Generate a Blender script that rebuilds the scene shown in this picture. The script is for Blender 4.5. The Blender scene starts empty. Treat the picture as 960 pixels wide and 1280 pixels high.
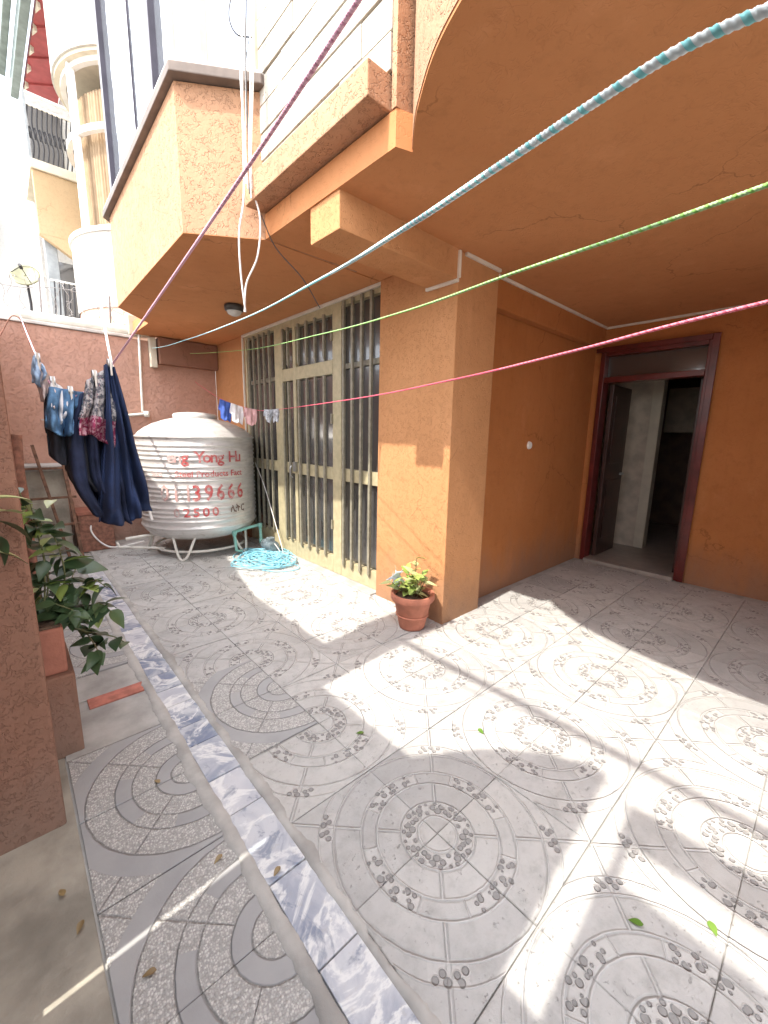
import bpy, bmesh, math, random
from mathutils import Vector, Matrix
import numpy as np
random.seed(7)
rng = np.random.default_rng(7)
SC = bpy.context.scene
COL = SC.collection
PI = math.pi

# ------------------------------------------------------------------ camera, sky, sun, exposure
CAM = Vector((0, 0, 1.5))
YAW, PITCH, ROLL, FPX = 0.83069503, 0.1849862, -0.01880529, 516.0
def _axes():
    f = Vector((math.cos(PITCH)*math.cos(YAW), math.cos(PITCH)*math.sin(YAW), -math.sin(PITCH)))
    r = Vector((math.sin(YAW), -math.cos(YAW), 0)); d = f.cross(r)
    return math.cos(ROLL)*r + math.sin(ROLL)*d, -math.sin(ROLL)*r + math.cos(ROLL)*d, f
RIGHT, DOWN, FWD = _axes()
cam_data = bpy.data.cameras.new('camera')
cam_data.sensor_fit = 'HORIZONTAL'; cam_data.sensor_width = 36.0
cam_data.lens = FPX/960*36.0
cam_data.clip_start = 0.02; cam_data.clip_end = 2000
cam = bpy.data.objects.new('camera', cam_data); COL.objects.link(cam)
m = Matrix((RIGHT, -DOWN, -FWD)).transposed().to_4x4(); m.translation = CAM
cam.matrix_world = m
SC.camera = cam

SUN_DIR = Vector((0.775, 0.055, -1.0)).normalized()
world = bpy.data.worlds.new('World'); SC.world = world; world.use_nodes = True
wn = world.node_tree.nodes; wl = world.node_tree.links
sky = wn.new('ShaderNodeTexSky'); sky.sky_type = 'NISHITA'; sky.sun_disc = False
sky.sun_elevation = math.asin(-SUN_DIR.z); sky.sun_rotation = math.atan2(-SUN_DIR.x, -SUN_DIR.y)
sky.air_density = 1.0; sky.dust_density = 3.0; sky.ozone_density = 1.0
wn['Background'].inputs['Strength'].default_value = 0.15
tc = wn.new('ShaderNodeTexCoord'); cn = wn.new('ShaderNodeTexNoise'); cn.inputs['Scale'].default_value = 2.2
cn.inputs['Detail'].default_value = 7; cn.inputs['Roughness'].default_value = .58; cn.inputs['Distortion'].default_value = .4
wl.new(tc.outputs['Generated'], cn.inputs['Vector'])
cr = wn.new('ShaderNodeMapRange'); cr.interpolation_type = 'SMOOTHSTEP'; wl.new(cn.outputs[0], cr.inputs[0])
cr.inputs[1].default_value = .36; cr.inputs[2].default_value = .62; cr.inputs[4].default_value = .85
cm = wn.new('ShaderNodeMix'); cm.data_type = 'RGBA'; wl.new(cr.outputs[0], cm.inputs[0])
wl.new(sky.outputs[0], cm.inputs[6]); cm.inputs[7].default_value = (11.5, 11.6, 11.8, 1)
wl.new(cm.outputs[2], wn['Background'].inputs['Color'])
sun_data = bpy.data.lights.new('sun', 'SUN'); sun_data.energy = 2.0; sun_data.angle = math.radians(0.8)
sun_data.color = (1.0, 0.94, 0.84)
sun = bpy.data.objects.new('sun', sun_data); COL.objects.link(sun)
sun.rotation_euler = SUN_DIR.to_track_quat('-Z', 'Y').to_euler(); sun.location = (-6, 0, 9)
SC.view_settings.view_transform = 'Standard'; SC.view_settings.look = 'None'
SC.view_settings.gamma = 1.0; SC.view_settings.use_curve_mapping = False
SC.view_settings.exposure = 1.86
SC.render.engine = 'CYCLES'
SC.cycles.use_denoising = True
SC.cycles.max_bounces = 10; SC.cycles.diffuse_bounces = 6

def at(px, py, Y):
    """point on the plane y=Y seen at a photograph position"""
    d = RIGHT*((px-480)/FPX) + DOWN*((py-640)/FPX) + FWD
    return CAM + d*((Y-CAM.y)/d.y)
def atd(px, py, depth):
    return CAM + (RIGHT*((px-480)/FPX) + DOWN*((py-640)/FPX) + FWD)*depth

# ------------------------------------------------------------------ materials
class S:
    """socket with arithmetic"""
    def __init__(s, nt, sock): s.nt, s.k = nt, sock
    def op(s, o, b=None, c=None, clamp=False):
        n = s.nt.nodes.new('ShaderNodeMath'); n.operation = o; n.use_clamp = clamp
        for i, v in enumerate((s, b, c)):
            if v is None: continue
            if isinstance(v, S): s.nt.links.new(v.k, n.inputs[i])
            else: n.inputs[i].default_value = v
        return S(s.nt, n.outputs[0])
    def __add__(s, b): return s.op('ADD', b)
    def __sub__(s, b): return s.op('SUBTRACT', b)
    def __mul__(s, b): return s.op('MULTIPLY', b)
    def __truediv__(s, b): return s.op('DIVIDE', b)
    def rsub(s, a): return (s*-1.0) + a
    def abs(s): return s.op('ABSOLUTE')
    def lt(s, b): return s.op('LESS_THAN', b)
    def gt(s, b): return s.op('GREATER_THAN', b)
    def min(s, b): return s.op('MINIMUM', b)
    def max(s, b): return s.op('MAXIMUM', b)
    def clamp(s): return s.op('ADD', 0.0, clamp=True)
    def step(s, lo, hi):
        n = s.nt.nodes.new('ShaderNodeMapRange'); n.interpolation_type = 'SMOOTHSTEP'
        s.nt.links.new(s.k, n.inputs[0]); n.inputs[1].default_value = lo; n.inputs[2].default_value = hi
        return S(s.nt, n.outputs[0])

class Mat:
    def __init__(s, name, rough=0.7, color=(.5,.5,.5), metal=0.0, spec=0.5):
        s.m = bpy.data.materials.new(name); s.m.use_nodes = True
        s.nt = s.m.node_tree; s.b = s.nt.nodes['Principled BSDF']
        s.b.inputs['Roughness'].default_value = rough; s.b.inputs['Metallic'].default_value = metal
        s.b.inputs['Base Color'].default_value = (*color, 1); s.b.inputs['Specular IOR Level'].default_value = spec
        s._pos = None
    def pos(s):
        if s._pos is None: s._pos = s.nt.nodes.new('ShaderNodeNewGeometry').outputs['Position']
        return s._pos
    def coord(s, which='Object'): return s.nt.nodes.new('ShaderNodeTexCoord').outputs[which]
    def xyz(s, vec):
        n = s.nt.nodes.new('ShaderNodeSeparateXYZ'); s.nt.links.new(vec, n.inputs[0])
        return [S(s.nt, o) for o in n.outputs]
    def vec(s, x, y, z=0.0):
        n = s.nt.nodes.new('ShaderNodeCombineXYZ')
        for i, v in enumerate((x, y, z)):
            if isinstance(v, S): s.nt.links.new(v.k, n.inputs[i])
            else: n.inputs[i].default_value = v
        return n.outputs[0]
    def scale(s, vec, sc):
        n = s.nt.nodes.new('ShaderNodeVectorMath'); n.operation = 'MULTIPLY'
        s.nt.links.new(vec, n.inputs[0]); n.inputs[1].default_value = sc; return n.outputs[0]
    def noise(s, vec, scale, detail=3, rough=0.55, dist=0.0):
        n = s.nt.nodes.new('ShaderNodeTexNoise'); s.nt.links.new(vec, n.inputs['Vector'])
        n.inputs['Scale'].default_value = scale; n.inputs['Detail'].default_value = detail
        n.inputs['Roughness'].default_value = rough; n.inputs['Distortion'].default_value = dist
        return S(s.nt, n.outputs[0])
    def rand(s): return S(s.nt, s.nt.nodes.new('ShaderNodeObjectInfo').outputs['Random'])
    def mix(s, f, a, b):
        n = s.nt.nodes.new('ShaderNodeMix'); n.data_type = 'RGBA'
        if isinstance(f, S): s.nt.links.new(f.k, n.inputs[0])
        else: n.inputs[0].default_value = f
        for i, v in ((6, a), (7, b)):
            if isinstance(v, tuple): n.inputs[i].default_value = (*v, 1)
            else: s.nt.links.new(v, n.inputs[i])
        return n.outputs[2]
    def color(s, sock): s.nt.links.new(sock, s.b.inputs['Base Color']); return s
    def rough(s, v): s.nt.links.new(v.k, s.b.inputs['Roughness']); return s
    def bump(s, h, dist=1.0, strength=1.0):
        n = s.nt.nodes.new('ShaderNodeBump'); n.inputs['Distance'].default_value = dist
        n.inputs['Strength'].default_value = strength
        s.nt.links.new(h.k, n.inputs['Height']); s.nt.links.new(n.outputs[0], s.b.inputs['Normal']); return s

M = {}
def simple(key, color, rough=0.6, metal=0.0, var=0.18, scale=6.0, bump=0.0, bscale=80.0, spec=0.5):
    t = Mat(key, rough, color, metal, spec)
    n = t.noise(t.pos(), scale, 4)
    dark = tuple(c*(1-var) for c in color); light = tuple(min(1, c*(1+var)) for c in color)
    t.color(t.mix(n.step(.3, .7), dark, light))
    if bump: t.bump(t.noise(t.pos(), bscale, 3), bump)
    M[key] = t.m; return t.m

def plaster(key, c1, c2, worm=0.0022, grime=True, wscale=34.0, ink=.25):
    """rendered wall with raked squiggle marks"""
    t = Mat(key, 0.88, c1, spec=0.25)
    p = t.pos(); x, y, z = t.xyz(p)
    big = t.noise(p, 1.3, 5, .6).step(.3, .7)
    col = t.mix(big, c1, c2)
    n1 = t.noise(p, wscale, 1.5, .4, .6)
    line = (n1 - 0.5).abs().step(0.0, 0.055).rsub(1.0)
    keep = t.noise(p, wscale*.55, 2).step(.42, .56)
    worms = line*keep
    fine = t.noise(p, 160, 3)
    mid = t.noise(p, 45, 3)
    col = t.mix(worms*ink, col, tuple(c*.5 for c in c1))
    spots = t.noise(p, 9, 6, .7).step(.52, .74)
    col = t.mix(spots*.30, col, tuple(c*.60 for c in c1))
    pale = t.noise(t.scale(p, (1, 1, .55)), 2.6, 6, .68).step(.54, .78)
    col = t.mix(pale*.35, col, tuple(min(.8, c*1.25+.05) for c in c2))
    roll = t.noise(t.scale(p, (1, 1, .12)), 14, 3, .6).step(.5, .75)
    col = t.mix(roll*.16, col, tuple(c*.7 for c in c1))
    vc = t.nt.nodes.new('ShaderNodeTexVoronoi'); vc.feature = 'DISTANCE_TO_EDGE'; vc.inputs['Scale'].default_value = .9
    wv = t.nt.nodes.new('ShaderNodeVectorMath'); wv.operation = 'ADD'
    nv_ = t.nt.nodes.new('ShaderNodeTexNoise'); nv_.inputs['Scale'].default_value = 7; nv_.inputs['Detail'].default_value = 5; t.nt.links.new(p, nv_.inputs['Vector'])
    sc_ = t.scale(nv_.outputs[1], (.22, .22, .22)); t.nt.links.new(p, wv.inputs[0]); t.nt.links.new(sc_, wv.inputs[1]); t.nt.links.new(wv.outputs[0], vc.inputs['Vector'])
    crack = S(t.nt, vc.outputs['Distance']).step(.0, .006).rsub(1.0)*t.noise(p, 1.7, 2).step(.52, .6)
    col = t.mix(crack*.5, col, tuple(c*.4 for c in c1))
    if grime:
        low = (z*-1.0 + t.noise(t.scale(p, (1,1,.4)), 5, 5, .65)*.7).step(-.20, .42)
        col = t.mix(low*.55, col, (.20, .15, .12))
    t.color(col)
    t.bump(worms*-worm + fine*(worm*.5) + mid*(worm*.9))
    M[key] = t.m; return t.m

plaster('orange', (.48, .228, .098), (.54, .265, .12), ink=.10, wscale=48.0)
plaster('soffit', (.50, .215, .088), (.55, .245, .105), worm=.0008, grime=False, ink=.08)
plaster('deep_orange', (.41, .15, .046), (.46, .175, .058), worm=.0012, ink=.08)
plaster('bay', (.40, .225, .135), (.45, .26, .16), worm=.003, grime=False, wscale=42.0, ink=.36)
plaster('brown_wall', (.235, .118, .078), (.29, .15, .105), worm=.0022, wscale=75.0, ink=.04)
plaster('back_wall', (.47, .27, .20), (.53, .32, .25), worm=.004, wscale=48.0, ink=.06)
plaster('neigh_white', (.50, .49, .47), (.55, .54, .52), worm=.003, grime=False)
plaster('neigh_tan', (.47, .34, .20), (.50, .37, .23), worm=.001, grime=False)
simple('pink_band', (.62, .42, .33), .85)
simple('white_paint', (.72, .72, .70), .5, var=.06)
simple('cream_paint', (.55, .50, .40), .7, var=.08)
simple('conduit', (.72, .66, .58), .45, var=.08)
simple('coping', (.13, .10, .085), .6, var=.25)
simple('coping_top', (.55, .53, .50), .7)
simple('dark_metal', (.06, .05, .06), .35, .5)
simple('gate_paint', (.43, .375, .235), .42, var=.12, scale=14, bump=.0004)
simple('bar_paint', (.24, .22, .165), .40, var=.2, scale=20)
simple('red_wood', (.105, .013, .010), .32, var=.3)
simple('dark_wood', (.045, .018, .013), .35, var=.3)
simple('terracotta', (.43, .16, .10), .75, var=.14, scale=14, bump=.001)
simple('clay_box', (.30, .115, .075), .8, var=.2, scale=10, bump=.002)
simple('soil', (.09, .055, .035), .95, var=.5, scale=60, bump=.006)
simple('concrete', (.40, .39, .37), .9, var=.22, scale=5, bump=.0022, bscale=60)
simple('old_concrete', (.33, .305, .255), .9, var=.3, scale=4, bump=.003, bscale=40)
simple('pipe_white', (.70, .68, .62), .45, var=.15)
simple('pipe_green', (.22, .46, .40), .4, var=.12)
simple('rope_white', (.82, .90, .90), .8, var=.1)
simple('rope_teal', (.30, .74, .76), .8, var=.1)
simple('rope_pink', (.80, .46, .55), .8, var=.12)
simple('rope_pink_dark', (.62, .28, .38), .8, var=.12)
simple('rope_green', (.22, .46, .10), .8, var=.12)
simple('rope_green_pale', (.38, .58, .27), .8, var=.12)
simple('rope_red', (.68, .10, .16), .75, var=.1)
simple('rope_red_pale', (.80, .22, .28), .75, var=.1)
simple('cord_white', (.78, .75, .72), .6, var=.08)
simple('cable_black', (.05, .05, .055), .5)
simple('hose_blue', (.26, .58, .70), .35, var=.2, scale=10)
simple('steel_dull', (.42, .42, .42), .35, .85)
simple('rust', (.16, .085, .055), .85, .2, var=.4, scale=20)
simple('stick_wood', (.24, .11, .075), .85, var=.3, scale=25)
simple('grey_metal', (.30, .32, .33), .5, .3)
simple('red_soffit', (.30, .055, .055), .7, var=.15)
simple('gutter', (.17, .21, .20), .5, .2)
simple('curtain', (.36, .26, .165), .9, var=.12)
simple('iron', (.03, .03, .035), .6, .2)
simple('dish', (.20, .20, .12), .5, .2)
simple('wire', (.30, .28, .27), .5, .6)
simple('brick_red', (.46, .17, .125), .85, var=.25, scale=14, bump=.001)
simple('lamp_dark', (.05, .05, .05), .4)
simple('lamp_glass', (.55, .56, .54), .25)
simple('denim', (.10, .21, .36), .9, var=.45, scale=22, bump=.002)
simple('pale_blue', (.32, .45, .62), .9, var=.4, scale=26, bump=.002)
simple('pale_cloth', (.62, .52, .50), .9, var=.2, scale=18, bump=.002)
simple('white_cloth', (.76, .74, .74), .9, var=.08, bump=.001)
simple('navy', (.017, .024, .060), .9, var=.35, scale=12, bump=.002)
simple('navy_skirt', (.016, .030, .085), .88, var=.3, scale=8, bump=.002)
simple('black_cloth', (.018, .018, .026), .92, var=.3, bump=.002)
simple('blue_cloth', (.07, .14, .48), .9, var=.2)
simple('pink_cloth', (.70, .42, .42), .9, var=.1)
simple('grey_cloth', (.50, .52, .56), .9, var=.4, scale=40)
simple('inner_floor', (.30, .26, .23), .35, var=.15, scale=8)
simple('inner_brown', (.20, .13, .10), .7)
simple('pump_body', (.25, .30, .33), .45, .4, var=.3, scale=20)
simple('plastic_film', (.62, .68, .74), .2, var=.2, scale=30)
simple('black_gate', (.05, .045, .05), .5, .3)
simple('grey_render', (.50, .49, .47), .9, var=.1)

def leafmat(key, c1, c2):
    t = Mat(key, .38, c1, spec=.5)
    r = t.rand(); n = t.noise(t.pos(), 40, 3)
    t.color(t.mix((r*.75 + n*.35).clamp(), c1, c2))
    t.b.inputs['Transmission Weight'].default_value = 0
    t.b.inputs['Subsurface Weight'].default_value = 0.0
    M[key] = t.m
leafmat('leaf_dark', (.030, .062, .030), (.085, .14, .06))
leafmat('leaf_light', (.20, .30, .06), (.34, .42, .12))
leafmat('leaf_pale', (.40, .45, .20), (.50, .52, .26))
leafmat('leaf_brown', (.22, .15, .07), (.30, .22, .10))
leafmat('leaf_fallen', (.09, .19, .03), (.16, .27, .05))
leafmat('stem', (.16, .12, .06), (.14, .16, .06))

def glass(key, color, rough=.06):
    t = Mat(key, rough, color, 0.0, 1.0); t.b.inputs['Coat Weight'].default_value = .6
    t.b.inputs['Coat Roughness'].default_value = .04
    n = t.noise(t.pos(), 1.2, 1); t.bump(n, .002)
    M[key] = t.m
glass('panel_glass', (.065, .062, .06), .22)
glass('dark_glass', (.05, .045, .045), .12); simple('inner_cream', (.48, .41, .33), .7)
def mirror_glass():
    t = Mat('sky_glass', .05, (.62, .68, .74), .85, .6)
    n = t.noise(t.pos(), 1.4, 2); t.bump(n, .01); M['sky_glass'] = t.m
mirror_glass()

def flower_cloth():
    t = Mat('floral', .9)
    n = t.noise(t.pos(), 55, 4, .7); n2 = t.noise(t.pos(), 90, 2)
    c = t.mix(n.step(.45, .55), (.10, .10, .12), (.50, .46, .45)); c = t.mix(n2.step(.62, .7), c, (.30, .06, .11))
    t.color(c); M['floral'] = t.m
    t = Mat('crimson_trim', .9)
    n = t.noise(t.pos(), 70, 3, .6)
    t.color(t.mix(n.step(.48, .56), (.28, .03, .09), (.60, .35, .40))); M['crimson_trim'] = t.m
flower_cloth()

def marble():
    t = Mat('marble', .32, spec=.5)
    p = t.pos(); r = t.rand()
    x, y, z = t.xyz(p)
    v = t.vec(x + r*7.0, y*.9 + r*3.0, z)
    a = t.noise(v, 2.6, 8, .60, 1.6)
    w = (a - .5).abs().step(0.0, .045).rsub(1.0)
    b = t.noise(v, 2.2, 6, .62, 1.8)
    c = t.mix(b.step(.36, .62), (.17, .215, .32), (.55, .575, .61))
    c = t.mix((r*1.5 - .75).clamp(), c, (.62, .63, .66))
    c = t.mix(w*.8, c, (.80, .81, .80))
    f = t.noise(v, 6.0, 6, .62, 2.0)
    c = t.mix(f.step(.56, .66)*.65, c, (.15, .19, .28))
    d = t.noise(p, 45, 4, .65)
    c = t.mix(d.step(.56, .72)*.25, c, (.40, .38, .34))
    t.color(c); t.bump(d*.0008 + f*.0006); M['marble'] = t.m
marble()

def tile_a():
    """cast cement paver: rings, radial ribs, petals and pressed dimples (a quarter of the circle on each paver)"""
    t = Mat('tile_rings', .80, spec=.35)
    u, v, _ = t.xyz(t.coord('Object')); p = t.pos()
    jit = t.noise(p, 22, 2)*.006 - .003
    r = (u*u + v*v).op('SQRT') + jit
    dg = (u - v).abs()*.7071
    up, vp = u - .085, v - .085
    r2 = (up*up + vp*vp).op('SQRT') + jit
    def ln(x, c, w): return (x - c).abs().step(0.0, w).rsub(1.0)
    rib = ln(r, .072, .006)
    for c in (.137, .231, .294): rib = rib.max(ln(r, c, .006))
    rib = rib.max(ln(r, .398, .005))
    rib = rib.max(ln(r2, .332, .005)*r.gt(.396))
    dl = dg.step(0.0, .006).rsub(1.0)
    rib = rib.max(dl*((r.gt(.137)*r.lt(.231)).max(r.gt(.294)*r.lt(.398)).max(r2.gt(.332))))
    ang = v.op('ARCTAN2', u)
    an = ang.min(ang.rsub(PI/2))
    rib = rib.max((an - .49).abs().step(.0, .018).rsub(1.0)*r.gt(.231)*r.lt(.294))
    grv = ln(r, .079, .0055)
    for c in (.144, .238, .287, .391): grv = grv.max(ln(r, c, .0055))
    grv = grv.max(ln(dg, .007, .004)*r.gt(.137)*(r.lt(.231).max(r.gt(.294))))
    # dimples: one per voronoi cell, kept where the cell's centre lies in a ring, arc or petal
    vo = t.nt.nodes.new('ShaderNodeTexVoronoi'); vo.voronoi_dimensions = '2D'
    t.nt.links.new(t.vec(u, v), vo.inputs['Vector']); vo.inputs['Scale'].default_value = 37.0
    vo.inputs['Randomness'].default_value = .75
    cu, cv, _ = t.xyz(vo.outputs['Position'])
    crr = (cu*cu + cv*cv).op('SQRT'); can = cv.op('ARCTAN2', cu); cmin = can.min(can.rsub(PI/2))
    cup, cvp = cu - .085, cv - .085
    cr2 = (cup*cup + cvp*cvp).op('SQRT')
    keep = (crr.gt(.079)*crr.lt(.130)).max(crr.gt(.237)*crr.lt(.289)*cmin.lt(.46))
    keep = keep.max(crr.gt(.405)*cr2.lt(.325)*(cu - cv).abs().lt(.085))
    dist = S(t.nt, vo.outputs['Distance']); colr = S(t.nt, t.xyz(vo.outputs['Color'])[0].k)
    rad = colr*.36 + .16
    hole = (dist/rad).step(.72, 1.05).rsub(1.0)*keep
    rim = ((dist/rad) - 1.12).abs().step(0.0, .25).rsub(1.0)*keep
    big = t.noise(p, 2.2, 5, .6); fine = t.noise(p, 52, 6, .78); mid = t.noise(p, 16, 5, .65)
    rn = t.rand()
    c = t.mix(big.step(.3, .7), (.41, .408, .402), (.52, .512, .495))
    c = t.mix(rn.step(.4, 1.0)*.6, c, (.53, .52, .495)); c = t.mix(rn.step(.35, 0.0)*.5, c, (.32, .315, .31))
    c = t.mix(mid.step(.45, .72)*.35, c, (.27, .265, .255))
    pit = fine.step(.575, .66)*t.noise(p, 6, 3).step(.40, .58)
    c = t.mix(pit*.6, c, (.20, .195, .19))
    blot = t.noise(p, 5.5, 6, .68).step(.50, .72)
    c = t.mix(blot*.55, c, (.30, .293, .28))
    pitted = r.gt(.074)*r.lt(.135); pitted = pitted.max(r.gt(.233)*r.lt(.292)*an.lt(.49)).max(r.gt(.40)*r2.lt(.33)*dg.lt(.06))
    c = t.mix(pitted*.40, c, (.56, .55, .53))
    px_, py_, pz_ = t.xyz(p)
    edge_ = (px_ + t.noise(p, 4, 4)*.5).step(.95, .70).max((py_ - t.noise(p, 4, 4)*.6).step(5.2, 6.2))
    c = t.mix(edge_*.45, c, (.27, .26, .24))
    dust = t.noise(p, .9, 5, .6).step(.45, .70)
    c = t.mix(dust*.35, c, (.50, .475, .43))
    c = t.mix(grv*.25, c, (.20, .198, .195))
    c = t.mix(rib*.70, c, (.60, .59, .57)); c = t.mix(rim*.65, c, (.60, .57, .55))
    c = t.mix(hole*.66, c, (.18, .175, .172))
    t.color(c)
    t.bump(rib*.0045 - grv*.002 + rim*.002 - hole*.007 + fine*.0022 + mid*.002 - pit*.0015)
    M['tile_rings'] = t.m
tile_a()
def tile_b():
    """paver with smooth bands between washed-pebble fields"""
    t = Mat('tile_bands', .82, spec=.35)
    u, v, _ = t.xyz(t.coord('Object')); p = t.pos()
    r = (u*u + v*v).op('SQRT') + t.noise(p, 14, 2)*.010 - .005
    ang = v.op('ARCTAN2', u)
    dg = (u - v).abs()*.7071
    def band(a, b): return r.gt(a)*r.lt(b)
    smooth = band(.075, .135).max(band(.225, .285)*(ang - .78).abs().gt(.30)).max(r.gt(.385)*r.lt(.46))
    def ln(x, c, w): return (x - c).abs().step(0.0, w).rsub(1.0)
    cut = ln(r, .075, .005)
    for q in (.135, .225, .285, .385): cut = cut.max(ln(r, q, .005))
    cut = cut.max((ang - .78).abs().step(0, .02).rsub(1.0)*r.gt(.135)*r.lt(.385))
    cut = cut.max(dg.step(0, .006).rsub(1.0)*r.gt(.46))
    vo = t.nt.nodes.new('ShaderNodeTexVoronoi'); t.nt.links.new(p, vo.inputs['Vector']); vo.inputs['Scale'].default_value = 150
    peb = S(t.nt, vo.outputs['Distance'])
    pc = t.xyz(vo.outputs['Color'])[0]
    big = t.noise(p, 2.5, 5, .6); fine = t.noise(p, 120, 4, .7)
    rough_c = t.mix(pc.step(.2, .9), (.38, .375, .36), (.62, .61, .585))
    rough_c = t.mix(peb.step(.35, .65)*.6, rough_c, (.32, .315, .305))
    sm_c = t.mix(big.step(.3, .7), (.32, .322, .325), (.40, .40, .40))
    c = t.mix(smooth, rough_c, sm_c)
    c = t.mix(big.step(.5, .75)*.3, c, (.30, .285, .26))
    c = t.mix(cut*.55, c, (.17, .165, .16))
    t.color(c)
    t.bump(smooth*.002 - cut*.004 + (peb.rsub(.6)*(smooth.rsub(1.0)))*.003 + fine*.0006)
    M['tile_bands'] = t.m
tile_b()

def steel_tank():
    t = Mat('tank_steel', .42, (.66, .65, .63), .40)
    p = t.pos(); x, y, z = t.xyz(p)
    n = t.noise(t.scale(p, (1, 1, 9)), 6, 4, .6)
    c = t.mix(n.step(.3, .7), (.62, .61, .59), (.78, .76, .74))
    d = t.noise(p, 14, 5, .65).step(.52, .75)
    c = t.mix(d*.45, c, (.42, .37, .32))
    t.color(c); t.rough(n*.2 + .34); M['tank_steel'] = t.m
    t = Mat('tank_ink', .6, (.52, .10, .10)); n = t.noise(t.pos(), 16, 4, .65)
    c = t.mix(n.step(.35, .60), (.44, .05, .055), (.52, .18, .17)); c = t.mix(t.noise(t.pos(), 9, 5, .7).step(.54, .68)*.8, c, (.64, .54, .52)); t.color(c); M['tank_ink'] = t.m
    t = Mat('tank_ink_faded', .6, (.58, .44, .42)); n = t.noise(t.pos(), 16, 4, .65)
    c = t.mix(n.step(.35, .65), (.52, .30, .28), (.62, .55, .52)); t.color(c); M['tank_ink_faded'] = t.m
    simple('tank_ink_dark', (.12, .06, .05), .6)
steel_tank()

def stone_mat():
    t = Mat('stone_clad', .85, spec=.3)
    p = t.pos(); r = t.rand(); n = t.noise(p, 5, 5, .6); f = t.noise(p, 55, 4, .7)
    c = t.mix(n.step(.3, .7), (.42, .385, .33), (.50, .475, .42)); c = t.mix(r*.4, c, (.52, .50, .46))
    pit = f.step(.60, .70)
    c = t.mix(pit*(r.gt(.55))*.7, c, (.36, .30, .22)); t.color(c)
    t.bump(pit*-.004 + n*.004); M['stone_clad'] = t.m
stone_mat()

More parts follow.
